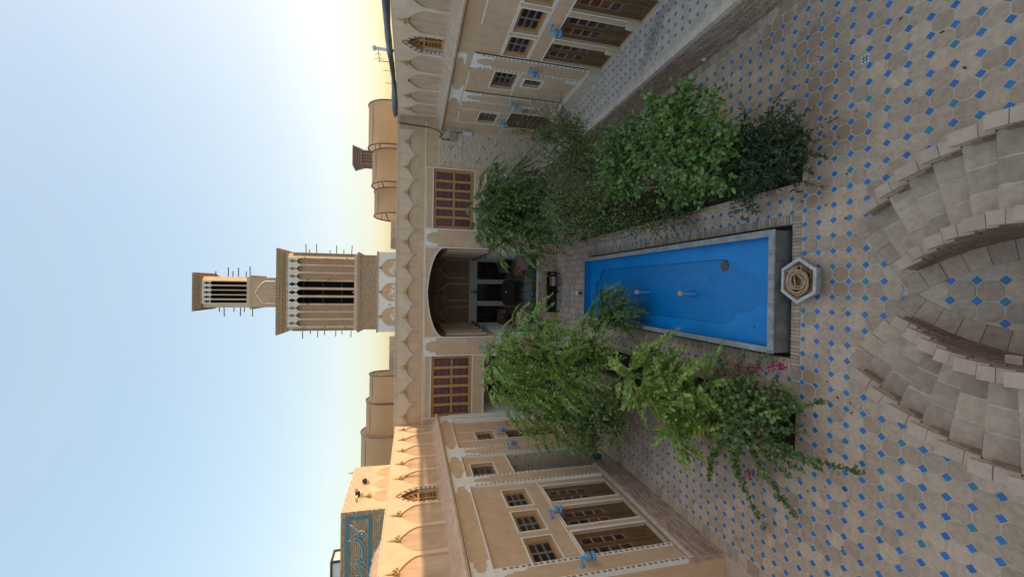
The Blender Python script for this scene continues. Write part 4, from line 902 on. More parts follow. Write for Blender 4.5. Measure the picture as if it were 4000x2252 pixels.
wall_lamp(Ff, -2.33, 3.12, 'blue wall lamp on the facade pier left of the iwan'); wall_lamp(Ff, 1.80, 3.12, 'blue wall lamp on the facade pier right of the iwan, behind leaves')
ch = thing('chandelier', 'small dark chandelier hanging on a rod in the iwan', 'chandelier', (-.29, 17.3, 4.45))
MB().tube([(-.29, 17.3, 5.1), (-.29, 17.3, 4.6)], .012, 5).build('rod', iron, ch); mb = MB().lathe((-.29, 17.3, 4.5), [(.001, -.08), (.05, -.05), (.06, 0), (.03, .06), (.02, .1)], 10)
for k in range(6):
    q = k*math.pi/3; mb.tube([(-.29, 17.3, 4.5), (-.29+.09*math.cos(q), 17.3+.09*math.sin(q), 4.46), (-.29+.15*math.cos(q), 17.3+.15*math.sin(q), 4.54)], .008, 4)
mb.build('arms', iron, ch)

# pale brick pier in the right corner
pb = MB().box(Ff, 4.53, XR+.1, 0, 4.78, -.05, .05).build('brick_pier', mortar, fa)
bricks(pb, Ff, 4.54, XR, .76, 3.90, .066, .175, .0525, brickP, .014, .03, 300, dark=(.045, brickD)); bricks(pb, Ff, 4.54, XR, 4.10, 4.80, .066, .175, .0525, brickP, .014, .03, 80, dark=(.05, brickD))
bricks(pb, Ff, 4.54, XR, 3.915, 4.09, .085, .055, .17, brickP, .010, .05, 30, name='rowlock_brick', stag=0)
jb = thing('junction_box', 'grey metal junction box high on the pale brick pier', 'junction box', Ff(5.6, 4.15, .07))
box('case', Ff, (5.44, 5.74, 4.16, 4.40, .07, .19), greyp, jb); box('lid', Ff, (5.45, 5.73, 4.17, 4.39, .19, .198), greyp, jb)
tb = thing('tube_light', 'short white tube light fitting on the pale brick pier', 'light', Ff(5.76, 3.55, .07))
box('housing', Ff, (5.71, 5.82, 3.56, 3.90, .07, .15), whitep, tb); box('end_cap', Ff, (5.712, 5.818, 3.54, 3.56, .075, .145), greyp, tb)
cb = MB().tube([Ff(*q) for q in ((5.95, 6.3, .02), (5.93, 6.16, .05), (5.90, 5.6, .05), (5.88, 5.2, .06), (5.80, 4.85, .12), (5.62, 4.68, .16), (5.52, 4.78, .14), (5.46, 4.62, .12), (5.48, 4.40, .13))], .018, 6)
cb.tube([Ff(*q) for q in ((5.6, 4.3, .2), (5.74, 4.12, .12), (5.80, 4.0, .10), (5.77, 3.9, .10))], .014, 6)
o = cb.build('black_cable', cable, None, True); tag(o, 'black cable drooping from the right parapet to the junction box', 'cable')

# ------------------------------------------------------------------ furniture and pots in the iwan
def chair(x, y, rz, label, m=woodd, s=1.):
    t = thing('chair', label, 'chair', (x, y, PZ), 'wooden chairs in the iwan'); cs, sn = math.cos(rz), math.sin(rz)
    fr = lambda u, v, w_: (x+cs*u-sn*v, y+sn*u+cs*v, PZ+w_)
    MB().box(fr, -.19, .19, -.18, .18, .34, .38).build('seat', m, t)
    for a in (-.17, .17):
        for b in (-.16, .16): MB().box(fr, a-.02, a+.02, b-.02, b+.02, 0, .34 if b < 0 else .80).build('leg', m, t)
    MB().box(fr, -.15, .15, .145, .175, .46, .78).build('backrest', m, t)
    mb = MB()
    for k in range(3):
        for j in range(2): mb.box(fr, -.05+k*.04, -.03+k*.04, .176, .182, .60+j*.05, .63+j*.05)
    mb.build('back_inlay', cap, t)
    MB().box(fr, -.19, .19, .15, .17, .78, .83).build('top_rail', m, t)
chair(.62, 16.35, math.pi+.1, 'brown wooden chair with inlaid back, nearest the platform edge right of the table')
chair(.55, 17.7, 1.35, 'dark wooden chair on the right of the octagonal table'); chair(-1.05, 17.8, -1.4, 'dark wooden chair on the left of the octagonal table'); chair(-1.1, 18.9, -1.5, 'dark wooden chair at the far left of the octagonal table')
chair(1.18, 19.8, 3.0, 'dark wooden chair beside the cloth table at the back right'); chair(-1.5, 19.7, 3.2, 'dark wooden chair beside the cloth table at the back left'); chair(-1.62, 16.7, 3.6, 'wooden chair beside the front left cloth table')
tt = thing('dining_table', 'long dark octagonal table in the middle of the iwan', 'table', (-.27, 18.4, PZ))
ot = [(-.27+sx*a, 18.4+sy*b) for sx, sy, a, b in ((1, -1, .36, 1.1), (1, -1, .56, .75), (1, 1, .56, .75), (1, 1, .36, 1.1), (-1, 1, .36, 1.1), (-1, 1, .56, .75), (-1, -1, .56, .75), (-1, -1, .36, 1.1))]
MB().poly(W0, ot, PZ+.585, PZ+.62, True).build('tabletop', woodk, tt)
MB().poly(W0, [((x+.27)*.8-.27, (y-18.4)*.85+18.4) for x, y in ot], PZ+.47, PZ+.584, True).build('apron', woodk, tt)
for sx in (-1, 1):
    for sy in (-1, 1): MB().lathe((-.27+sx*.36, 18.4+sy*.75, PZ), [(.06, 0), (.04, .06), (.03, .25), (.05, .35), (.045, .48)], 10).build('leg', woodk, tt, True)
ts = thing('tissue_box', 'small dark tissue box with a white tissue on the octagonal table', 'tissue box', (-.25, 18.2, PZ+.62))
box('box', W0, (-.33, -.17, 18.1, 18.3, PZ+.62, PZ+.68), woodk, ts); MB().poly(lambda u, v, w_: (u, 18.2+w_, v), [(-.27, PZ+.68), (-.22, PZ+.68), (-.21, PZ+.74), (-.25, PZ+.76)], -.01, .01, True).build('tissue', whitep, ts)
def cloth_table(x, y, label, hw=.34):
    t = thing('side_table', label, 'table', (x, y, PZ)); V = []; F = []; n = 32
    for i in range(n):
        q = 2*math.pi*i/n; c, s = math.cos(q), math.sin(q); k = 1/max(abs(c), abs(s)); V.append((x+hw*c*k, y+hw*s*k, PZ+.60))
    for i in range(n):
        q = 2*math.pi*i/n; c, s = math.cos(q), math.sin(q); k = 1/max(abs(c), abs(s)); r = hw*1.06+.02*math.sin(i*2.2); V.append((x+r*c*k, y+r*s*k, PZ+.28+.04*math.sin(i*.8)))
    F = [tuple(range(n))]+[(i, (i+1) % n, n+(i+1) % n, n+i) for i in range(n)]
    mk('cloth', V, F, pink, t)
    for a in (-1, 1):
        for b in (-1, 1): box('leg', W0, (x+a*hw*.8-.02, x+a*hw*.8+.02, y+b*hw*.8-.02, y+b*hw*.8+.02, PZ, PZ+.595), woodd, t)
cloth_table(1.05, 16.5, 'side table under a pink floral cloth at the front right of the iwan'); cloth_table(-1.35, 16.35, 'side table under a pink floral cloth at the front left, behind leaves')
cloth_table(1.05, 20.3, 'side table under cloth at the back right of the iwan'); cloth_table(-1.5, 20.2, 'side table under cloth at the back left of the iwan')
rg = thing('rug', 'pale striped rug with blue cross lines on the iwan floor', 'rug', (-.25, 18, PZ))
box('field', W0, (IA+.16, IB-.16, YF+.75, YB-.3, PZ, PZ+.012), rugm, rg)
mb = MB()
for k in range(9): mb.box(W0, IA+.3+k*.36, IA+.33+k*.36, YF+.76, YB-.31, PZ+.012, PZ+.0145)
mb.build('blue_stripe', rugb, rg); mb = MB()
for k in range(26): mb.box(W0, IA+.17, IB-.17, YF+.85+k*.19, YF+.89+k*.19, PZ+.0125, PZ+.0135)
mb.build('grey_stripe', mat('rug_grey', (.17, .165, .16)), rg)
# ------------------------------------------------------------------ wind tower
def tower():
    Y0 = 18.5; t = thing('wind_tower', 'tall two-tiered brick wind tower with dark louvre slots above the iwan', 'wind tower', (-.3, Y0+1.5, 5.95))
    fr = lambda u, v, w_: (u, Y0-w_, v)
    def tier(x0, x1, z0, z1, d, m, nm, e=0): return box(nm, W0, (x0-e, x1+e, Y0-e, Y0+d+e, z0, z1), m, t)
    tier(-2.03, 1.42, 5.9, 7.10, 3.3, white, 'base')
    for c in (.75, -.30, -1.36):
        h = .40; pp = [(c+h, 5.96), (c+h, 6.62)]+bez([(c+h, 6.62), (c+h*.9, 6.85), (c+h*.35, 6.95), (c, 7.02)], 6)[1:]; pp += [(2*c-x, y) for x, y in pp[::-1][1:]]
        o = MB().poly(fr, pp, -.02, .006).build('base_niche', plaster, t); mb = MB()
        for k in range(7):      # white tree reliefs
            b0 = (c+rnd.uniform(-.05, .05), 6.35); q = rnd.uniform(.3, 2.8); L = rnd.uniform(.15, .3); e1 = (b0[0]+L*math.cos(q), b0[1]+L*math.sin(q))
            mb.tube([fr(*b0, .008), fr((b0[0]+e1[0])/2+rnd.uniform(-.03, .03), (b0[1]+e1[1])/2, .008), fr(*e1, .008)], .012, 4)
            for j in range(3): mb.lathe(fr(e1[0]+rnd.uniform(-.07, .07), e1[1]+rnd.uniform(-.05, .05), .008), [(.001, .008), (.028, .004), (.03, 0)], 6, (0, -1, 0))
        mb.tube([fr(c+.04, 5.97, .008), fr(c-.02, 6.2, .008), fr(c, 6.38, .008)], .02, 4).build('tree_relief', white, o); finial(fr, c, 6.98, .03, t, .9)
    tier(-2.03, 1.42, 7.10, 7.17, 3.3, brickT, 'ledge', .02)
    sh = tier(-1.92, 1.27, 7.17, 7.74, 3.1, mortar, 'shaft')
    bricks(sh, fr, -1.92, 1.27, 7.17, 7.74, .014, .13, .034, brickT, .008, .03, 300, dark=(.15, brickD))
    def dentils(z0, z1, x0, x1, e, n, m=brickT, rows=1):
        mb = MB()
        for r in range(rows):
            a, b = z0+(z1-z0)*r/rows, z0+(z1-z0)*(r+1)/rows; k = (x1-x0)/n; ee = e[0]+(e[1]-e[0])*(r+1)/rows
            mb.box(W0, x0-ee+.03, x1+ee-.03, Y0-ee+.03, Y0+3.1+ee-.03, a, b)
            for i in range(n):
                u = x0-ee+(x1-x0+2*ee)*(i+.5)/n; mb.poly(lambda p, q, w_: (p, Y0-ee+.03-w_, q), [(u-k*.30, b-.012), (u, a+.01), (u+k*.30, b-.012)], 0, .035)
                y = Y0-ee+(3.1+2*ee)*(i+.5)/n
                for sx, xx in ((-1, x0-ee+.03), (1, x1+ee-.03)): mb.poly(lambda p, q, w_: (xx+sx*w_, p, q), [(y-k*.3, b-.012), (y, a+.01), (y+k*.3, b-.012)], 0, .035)
            mb.box(W0, x0-ee, x1+ee, Y0-ee, Y0+3.1+ee, b-.014, b)
        return mb
    dentils(7.74, 7.95, -1.92, 1.27, (.0, .10), 22, rows=2).build('dentil_band', brickT, t)
    tier(-1.95, 1.30, 7.95, 8.08, 3.1, plaster3, 'ledge', .0)
    # louvre body
    d = 3.1
    core = MB().box(W0, -1.90, .19, Y0+.55, Y0+d, 8.08, 10.66).box(W0, .19, 1.2, Y0+.16, Y0+d, 8.08, 10.66).box(W0, -1.90, -.81, Y0+.16, Y0+.56, 8.08, 10.66)
    core.build('louvre_core', plaster, t)
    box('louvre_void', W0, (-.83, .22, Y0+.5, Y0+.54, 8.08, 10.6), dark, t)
    xs = [1.05, .82, .74, .51, .43, .19, .11, -.14, -.24, -.47, -.56, -.81, -.89, -1.12, -1.20, -1.42, -1.51, -1.74]
    ed = [1.27]+xs+[-1.93]
    for i in range(0, len(ed), 2):
        if i == 0: MB().poly(W0, [(ed[1], Y0), (ed[1]+.04, Y0), (ed[0], Y0+.18), (ed[0], Y0+.5), (ed[1], Y0+.5)], 8.08, 10.66, True).build('corner_fin', plaster3, t); continue
        if i == len(ed)-2: MB().poly(W0, [(ed[i], Y0), (ed[i]-.04, Y0), (ed[i+1], Y0+.18), (ed[i+1], Y0+.5), (ed[i], Y0+.5)], 8.08, 10.66, True).build('corner_fin', plaster3, t); continue
        mb = MB().box(fr, ed[i+1], ed[i], 8.08, 10.66, -.5, -.0); mb.box(fr, ed[i+1]+.03, ed[i]-.03, 8.1, 10.15, 0, .03); mb.build('louvre_fin', plaster3, t)
    for i in range(0, len(xs), 2):
        a, b = xs[i+1], xs[i]; c = (a+b)/2; h = (b-a)/2+.035
        P_ = [(c-h, 10.14), (c-h*.66, 10.26), (c-h*.2, 10.31), (c, 10.36), (c+h*.2, 10.31), (c+h*.66, 10.26), (c+h, 10.14), (c+h, 10.64), (c-h, 10.64)]
        MB().poly(fr, P_, -.05, .012).build('slot_head', white, t)
        MB().poly(fr, [(c-.045, 10.36), (c+.045, 10.36), (c+.045, 10.45), (c+.095, 10.45), (c, 10.62), (c-.095, 10.45), (c-.045, 10.45)], -.02, .0145).build('arrow_opening', dark if 3 <= i//2 <= 5 else inlay, t)
    for zz in (8.6, 9.35, 10.1): MB().tube([(-.83, Y0+.25, zz), (.22, Y0+.25, zz)], .02, 5).build('inner_pole', pole, t)
    for sx, xx in ((1, 1.27), (-1, -1.93)):       # side faces
        for k in range(9):
            y = Y0+.05+k*.33; box('side_fin', W0, (min(xx, xx+sx*.03), max(xx, xx+sx*.03), y, y+.14, 8.1, 10.5), plaster3, t)
    tier(-1.95, 1.29, 10.66, 10.72, d, plaster3, 'ledge', .0)
    dentils(10.72, 11.04, -1.93, 1.27, (.02, .16), 24, rows=3).build('cornice', brickT, t)
    tier(-2.12, 1.44, 11.04, 11.07, d+.1, brickT, 'coping', .0)
    # upper stage
    X0, X1, dd_ = -.97, .23, 1.6
    tier(X0, X1, 11.07, 11.92, dd_, plaster, 'neck')
    c = (X0+X1)/2; h = .45; pp = [(c+h, 11.09), (c+h, 11.45)]+bez([(c+h, 11.45), (c+h*.9, 11.66), (c+h*.3, 11.72), (c, 11.82)], 6)[1:]; pp += [(2*c-x, y) for x, y in pp[::-1][1:]]
    MB().tube([fr(x, y, .01) for x, y in pp], .024, 4).build('neck_arch', white, t)
    tier(X0-.08, X1+.08, 11.92, 12.04, dd_, brickT, 'dentil_band'); tier(X0-.02, X1+.02, 12.04, 12.14, dd_, plaster3, 'ledge')
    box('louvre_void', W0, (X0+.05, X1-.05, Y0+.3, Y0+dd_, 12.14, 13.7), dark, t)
    xs = [.05, -.08, -.13, -.27, -.31, -.46, -.50, -.63, -.69, -.80]; ed = [X1+.01]+xs+[X0-.02]
    for i in range(0, len(ed), 2):
        if i in (0, len(ed)-2):
            a, b = (ed[1], ed[0]) if i == 0 else (ed[i], ed[i+1]); q = .03 if i == 0 else -.03
            MB().poly(W0, [(a, Y0), (a+q, Y0), (b, Y0+.14), (b, Y0+.32), (a, Y0+.32)], 12.14, 13.72, True).build('corner_fin', plaster3, t)
        else: MB().box(fr, ed[i+1], ed[i], 12.14, 13.72, -.32, 0).build('louvre_fin', plaster3, t)
    for i in range(0, len(xs), 2):
        a, b = xs[i+1], xs[i]; c = (a+b)/2; h = (b-a)/2+.02
        MB().poly(fr, [(c-h, 13.36), (c, 13.44), (c+h, 13.36), (c+h, 13.72), (c-h, 13.72)], -.05, .010).build('slot_head', white, t)
        MB().poly(fr, [(c-.03, 13.44), (c+.03, 13.44), (c+.03, 13.52), (c+.055, 13.52), (c, 13.66), (c-.055, 13.52), (c-.03, 13.52)], -.02, .0125).build('arrow_opening', dark, t)
    MB().box(W0, X0-.02, X1+.01, Y0+1.3, Y0+dd_, 12.14, 13.72).box(W0, X0-.02, X0+.02, Y0+.32, Y0+1.3, 12.14, 13.72).box(W0, X1-.03, X1+.01, Y0+.32, Y0+1.3, 12.14, 13.72).build('louvre_core', plaster3, t)
    mb = MB()
    for r in range(3):
        e = .02+.045*(r+1); a = 13.72+r*.085; mb.box(W0, X0-e+.025, X1+e-.025, Y0-e+.025, Y0+dd_+e, a, a+.085).box(W0, X0-e, X1+e, Y0-e, Y0+dd_+e, a+.07, a+.085)
        for i in range(12): u = X0-e+(X1-X0+2*e)*(i+.5)/12; mb.poly(lambda p, q, w_: (p, Y0-e+.025-w_, q), [(u-.035, a+.07), (u, a+.008), (u+.035, a+.07)], 0, .028)
    mb.build('cornice', brickT, t); tier(X0-.16, X1+.16, 13.975, 14.0, dd_, brickT, 'coping')
    for sx, xe, zs, L in ((1, 1.25, (8.28, 8.55, 8.9, 9.2, 9.65, 9.95, 10.1), .45), (-1, -1.92, (8.28, 8.6, 8.92, 9.25, 9.62, 9.9, 10.12), .42), (1, X1, (12.1, 12.35, 12.55, 12.8, 13.05, 13.35), .42), (-1, X0, (12.1, 12.4, 12.6, 12.9, 13.1, 13.37), .42)):
        for i, z in enumerate(zs):
            l = L*(1 if i % 2 == 0 else .55)*rnd.uniform(.9, 1.08); y = Y0+rnd.uniform(.15, .9)
            MB().tube([(xe-sx*.2, y, z+rnd.uniform(-.01, .01)), (xe+sx*l, y+rnd.uniform(-.05, .05), z+rnd.uniform(-.03, .03))], .018, 6).build('pole', pole, t)
    for x, z in ((.20, 9.9), (.2, 9.1), (-.80, 9.9), (-.8, 9.15), (1.1, 10.0), (1.1, 9.2), (1.1, 8.4), (-1.8, 10.), (-1.8, 9.2), (-1.8, 8.4)):
        MB().tube([(x, Y0+.1, z), (x+rnd.uniform(-.06, .06), Y0-.22, z+rnd.uniform(-.05, .02))], .018, 6).build('pole', pole, t)
    box('white_tag', fr, (-.36, -.31, 8.13, 8.19, -.3, -.28), whitep, t)
tower()
sc_ = thing('security_camera', 'small white camera on the tower base between the niches', 'camera', (-.83, 18.4, 6.6))
MB().lathe((-.83, 18.49, 6.62), [(.001, .16), (.035, .15), (.04, .0), (.001, -.0)], 10, (0, -1, .1)).build('body', whitep, sc_, True); MB().lathe((-.83, 18.335, 6.634), [(.028, 0), (.024, .02), (.001, .022)], 10, (0, -1, .1)).build('lens', black, sc_, True)
# low brown roof walls either side of the tower
for x0, x1, la in ((-3.55, -2.05, 'low brown brick roof wall left of the wind tower'), (1.45, 2.6, 'low brown brick roof wall right of the wind tower')):
    t = thing('roof_wall', la, 'wall', ((x0+x1)/2, 17, 5.95)); core = box('core', W0, (x0, x1, 17, 17.2, 5.95, 6.52), mortar, t)
    k = 5 if x0 < 0 else 3
    for i in range(k):
        a, b = x0+(x1-x0)*i/k, x0+(x1-x0)*(i+1)/k; box('panel', W0, (a+.012, b-.012, 16.97, 17.0, 5.97, 6.54), brickR, core)
# distant wind tower
t = thing('distant_wind_tower', 'small far-off brick wind tower above the right shade canopies', 'wind tower', (11.4, 40, 0)); fr = lambda u, v, w_: (u, 40-w_, v)
box('shaft', W0, (11.2, 12.4, 40.2, 41.6, 0, 10.3), brickR, t)
for k in range(5): box('fin', W0, (11.15+k*.29, 11.27+k*.29, 40.0, 40.25, 9.0, 10.3), brickD, t)
for k in range(4): box('side_fin', W0, (11.12, 11.2, 40.3+k*.35, 40.45+k*.35, 9.0, 10.3), brickD, t)
for r in range(4): box('cornice_course', W0, (11.15-.06*(r+1), 12.45+.06*(r+1), 40-.06*(r+1), 41.6+.06*(r+1), 10.3+r*.21, 10.48+r*.21), brickD, t)
# ------------------------------------------------------------------ barrel shade canopies on the roof
def canopy(x0, x1, yc, hw, top, label, openL):
    t = thing('shade_canopy', label, 'canopy', ((x0+x1)/2, yc, 5.95), 'barrel shade canopies on the roof'); n = 28; zs = top-hw*1.02 if hw < 1.1 else top-hw*.78
    prof = [(yc-hw, 5.95)]+[(yc-hw*math.cos(math.pi*i/n), zs+(top-zs)*math.sin(math.pi*i/n)) for i in range(n+1)]+[(yc+hw, 5.95)]
    xs = np.linspace(x0, x1, 9); V = []; F = []
    for i, x in enumerate(xs):
        for j, (y, z) in enumerate(prof): V.append((x, y, z-.025*math.sin(math.pi*i/8)*(z > zs)))
    k = len(prof)
    for i in range(8):
        for j in range(k-1): F.append((i*k+j, i*k+j+1, (i+1)*k+j+1, (i+1)*k+j))
    mk('cloth', V, F, fabric, t, True)
    for x in (x0, x1):
        MB().tube([(x, y, z) for y, z in prof], .028, 6).build('hoop', hoopm, t, True)
        zz = zs+(top-zs)*.45; yy = hw*math.sqrt(max(0, 1-.45**2)); MB().tube([(x, yc-yy, zz), (x, yc+yy, zz)], .024, 6).build('brace', hoopm, t)
    for q in (.28, .5, .72):
        y, z = yc-hw*math.cos(math.pi*q), zs+(top-zs)*math.sin(math.pi*q); MB().tube([(x0, y, z-.02), (x1, y, z-.02)], .014, 5).build('ridge_rod', hoopm, t)
canopy(-7.95, -6.0, 17.7, .92, 7.64, 'largest left barrel canopy of tan cloth, outermost of three', 0)
canopy(-6.05, -4.72, 17.75, .76, 7.46, 'middle left barrel canopy of tan cloth between two others', 0)
canopy(-4.75, -3.62, 17.55, .55, 7.33, 'smallest left barrel canopy of tan cloth, nearest the tower', 0)
canopy(5.5, 7.2, 17.5, .86, 7.48, 'outermost right barrel canopy of tan cloth, above the tarpaulin', 1)
canopy(4.12, 5.45, 18.1, 1.1, 7.38, 'middle right barrel canopy of tan cloth between two others', 1)
canopy(3.02, 4.08, 19.05, 1.3, 7.36, 'right barrel canopy of tan cloth nearest the tower', 1)
# ------------------------------------------------------------------ cafe building with the sign, upper left
cf = thing('brick_building', 'pale brick upper building with turquoise lettered sign above left parapet', 'building', (-8, 13, 5.95))
XC, YS = -6.28, 12.0; fs = lambda u, v, w_: (u, YS-w_, v); fx = lambda u, v, w_: (XC+w_, u, v)
box('core', W0, (-12, XC-.02, YS+.02, 14.9, 5.9, 7.52), mortar, cf)
bricks(cf, fs, -10.5, XC, 5.95, 7.53, 0, .15, .052, brickT, .010, .03, 150); bricks(cf, fx, YS, 14.9, 6.9, 7.53, 0, .15, .052, brickP, .010, .03, 200)
box('side_plaster', fx, (YS+.1, 14.9, 5.95, 6.9, -.03, -.01), plaster3, cf)
for c in (12.75, 13.55, 14.35):
    h = .34; pp = [(c+h, 5.97), (c+h, 6.45)]+bez([(c+h, 6.45), (c+h*.9, 6.62), (c+h*.35, 6.7), (c, 6.84)], 6)[1:]; pp += [(2*c-x, y) for x, y in pp[::-1][1:]]
    MB().poly(fx, pp, -.02, -.004).build('side_niche', plaster2, cf)
finial(fx, 12.75, 6.80, .03, cf)
# sign frame and lettering
def SG(a, b): return (-.00016039784*a-.0012420589688*b-6.20174994, -.00116841353*a-.0000149223*b+7.93061146)
sg = thing('lettered_sign', 'turquoise Persian lettering in a double border on the brick front', 'sign', (-8, YS-.02, 6.7))
for a0, a1, b0 in ((465, 1050, 95), (515, 1010, 150)):
    p0, p1 = SG(a0, b0), SG(a1, b0-35 if a0 > 500 else b0-25); xe = -9.6; wd = .042
    MB().box(fs, xe, p0[0], p0[1]-wd, p0[1], 0, .016).box(fs, xe, p1[0], p1[1], p1[1]+wd, 0, .016).box(fs, p0[0]-wd, p0[0], p1[1]+wd, p0[1]-wd, 0, .0155).box(fs, xe, xe+wd, p1[1]+wd, p0[1]-wd, 0, .0155).build('border', signb, sg)
LET = [[(560, 272), (625, 300), (700, 375), (752, 428), (775, 405), (830, 395), (890, 420), (912, 455), (895, 490), (840, 505), (760, 503), (655, 488), (660, 478), (730, 475), (752, 466), (735, 440), (670, 370), (610, 310)],
 [(540, 628), (575, 608), (605, 628), (575, 652)],
 [(640, 600), (660, 572), (710, 565), (770, 600), (830, 660), (880, 750), (903, 850), (890, 960), (885, 1018), (945, 1050), (900, 1052), (855, 1030), (815, 1005), (835, 930), (840, 850), (825, 770), (790, 700), (745, 635), (715, 608), (712, 625), (690, 634), (655, 628)],
 [(745, 1012), (775, 1060), (812, 1098), (830, 1082), (870, 1082), (893, 1108), (885, 1145), (850, 1162), (750, 1162), (645, 1147), (650, 1135), (740, 1138), (785, 1120), (740, 1095), (702, 1070), (705, 1045), (735, 1037)],
 [(740, 1200), (800, 1198), (850, 1213), (885, 1258), (885, 1285), (860, 1270), (840, 1242), (800, 1222)],
 [(770, 1275), (810, 1280), (850, 1320), (880, 1400), (886, 1480), (880, 1600), (860, 1700), (800, 1790), (760, 1800), (810, 1740), (838, 1660), (845, 1560), (840, 1450), (820, 1360), (790, 1305)],
 [(705, 1400), (735, 1385), (765, 1405), (735, 1425)], [(705, 1445), (735, 1430), (765, 1450), (735, 1470)]]
for P_ in LET:
    q = [SG(a, b) for a, b in P_]; A = sum(q[i][0]*q[(i+1) % len(q)][1]-q[(i+1) % len(q)][0]*q[i][1] for i in range(len(q))); sgn = 1 if A > 0 else -1
    off = []
    for i in range(len(q)):
        p, c, nx_ = q[i-1], q[i], q[(i+1) % len(q)]; tx, ty = nx_[0]-p[0], nx_[1]-p[1]; l = math.hypot(tx, ty)+1e-9; off.append((c[0]+sgn*ty/l*.016, c[1]-sgn*tx/l*.016))
    o = MB().poly(fs, off, .02, .045, True).build('letter_edge', signw, sg); MB().poly(fs, q, .04, .06).build('letter', signb, o)
cc = SG(828, 447); MB().poly(fs, [(cc[0]+.035*math.cos(q), cc[1]+.022*math.sin(q)) for q in np.linspace(0, 6.2, 12)], .055, .062).build('letter_eye', signw, sg)
# roof lantern, lamps, cloth heap
la = thing('roof_lantern', 'dark framed glass lantern box standing on the brick front', 'lantern', (-7.95, 12.35, 7.53))
mb = MB().box(W0, -8.2, -7.66, 12.1, 12.65, 7.74, 7.79)
for x in (-8.2, -7.71):
    for y in (12.1, 12.6): mb.box(W0, x, x+.05, y, y+.05, 7.53, 7.74)
mb.build('frame', iron, la); box('glass', W0, (-8.16, -7.70, 12.13, 12.62, 7.53, 7.74), whitep, la)
for i, (y, z) in enumerate(((13.62, 7.06), (12.82, 7.17))):
    t = thing('black_jar', ('black jar on a brick bracket nearer the canopy' if i == 0 else 'black jar on a brick bracket nearer the sign'), 'jar', fx(y, z, .09))
    MB().lathe(fx(y, z, .09), [(.001, -.07), (.045, -.07), (.07, -.03), (.075, .01), (.05, .05), (.055, .07), (.001, .07)], 12).build('jar', black, t, True); box('bracket', fx, (y-.09, y+.09, z-.12, z-.07, 0, .14), brickP, t)
for y, z in ((13.1, 7.22), (12.55, 7.15)): box('bracket_brick', fx, (y-.07, y+.07, z, z+.06, 0, .14), brickP, cf)
cb = thing('bird_figure', 'small white figure perched at the far end of the brick roof', 'figure', (-6.4, 14.8, 7.53))
MB().lathe((-6.4, 14.8, 7.56), [(.001, -.03), (.05, 0), (.06, .05), (.03, .11), (.035, .14), (.001, .17)], 10).build('body', whitep, cb, True); MB().box(W0, -6.43, -6.37, 14.74, 14.86, 7.53, 7.56).build('foot', brickP, cb)
V = []; F = []; nu, na = 40, 10
for i in range(nu+1):
    u = 5.2+(9.6-5.2)*i/nu
    for k in range(na):
        a = 2*math.pi*k/na; r = 1+.18*math.sin(u*3.1+k*1.3)+.12*math.sin(u*7+k*2); e = min(1, (nu-i)/6+.15)
        V.append((-5.70+.12*math.cos(a)*r*e, u, 6.27+.13*math.sin(a)*r*e+.04*math.sin(u*2.4)+.025*math.sin(u*11+k*2.1)+.02*math.sin(u*17+k)))
for i in range(nu):
    for k in range(na): F.append((i*na+k, i*na+(k+1) % na, (i+1)*na+(k+1) % na, (i+1)*na+k))
F.append(tuple(range(nu*na, nu*na+na)))
o = mk('cloth_heap', V, F, sack, None, True); tag(o, 'crumpled beige cloth heaped behind the left parapet below sign', 'cloth')
# roof pipe and aerials on the right
t = thing('vent_pipe', 'pale round vent pipe sticking up behind the tarpaulin', 'pipe', (6.45, 11.75, 5.95)); MB().lathe((6.45, 11.75, 5.95), [(.05, 0), (.05, .80)], 12).build('shaft', whitep, t, True); MB().lathe((6.45, 11.75, 5.95), [(.05, .78), (.075, .80), (.075, .86), (.001, .88)], 12).build('cap', whitep, t, True)
t = thing('aerial', 'spindly television aerial beside the vent pipe', 'aerial', (6.5, 12.5, 5.95))
MB().tube([(6.5, 12.5, 5.95), (6.5, 12.5, 6.72)], .010, 5).build('mast', pole, t); mb = MB().tube([(6.5, 12.55, 6.7), (6.5, 11.95, 6.68)], .009, 5)
for y, l in ((12.35, .13), (12.1, .08)): mb.tube([(6.5, y, 6.7), (6.5, y+.09, 6.7+l)], .007, 4).tube([(6.5, y, 6.7), (6.5, y+.05, 6.7-l)], .007, 4)
mb.build('elements', pole, t)
for y, z, la in ((13.1, 6.66, 'thin bare aerial rod behind the tarpaulin, nearer one'), (13.9, 6.62, 'thin bare aerial rod behind the tarpaulin, farther one')):
    t = thing('aerial_rod', la, 'aerial', (6.55, y, 5.95)); MB().tube([(6.55, y, 5.95), (6.55, y+.02, z)], .006, 4).build('rod', pole, t); MB().lathe((6.55, y, 6.55), [(.001, -.02), (.018, 0), (.001, .02)], 6).build('joint', pole, t)
# far hills
V = []; F = []; n = 80
for i in range(n+1):
    a = math.radians(40+100*i/n); x, y = 2600*math.cos(a), 2600*math.sin(a); h = 30+26*math.sin(i*.37)+18*math.sin(i*.93+1)+(40 if 40 < i < 52 else 0)*math.sin((i-40)/12*math.pi if 40 < i < 52 else 0)
    V += [(x, y, -5), (x, y, max(5, h)), (x*1.15, y*1.15, -5)]
for i in range(n): F += [(3*i, 3*i+1, 3*i+4, 3*i+3), (3*i+1, 3*i+2, 3*i+5, 3*i+4)]
mk('hills', V, F, hill, None, kind='structure')
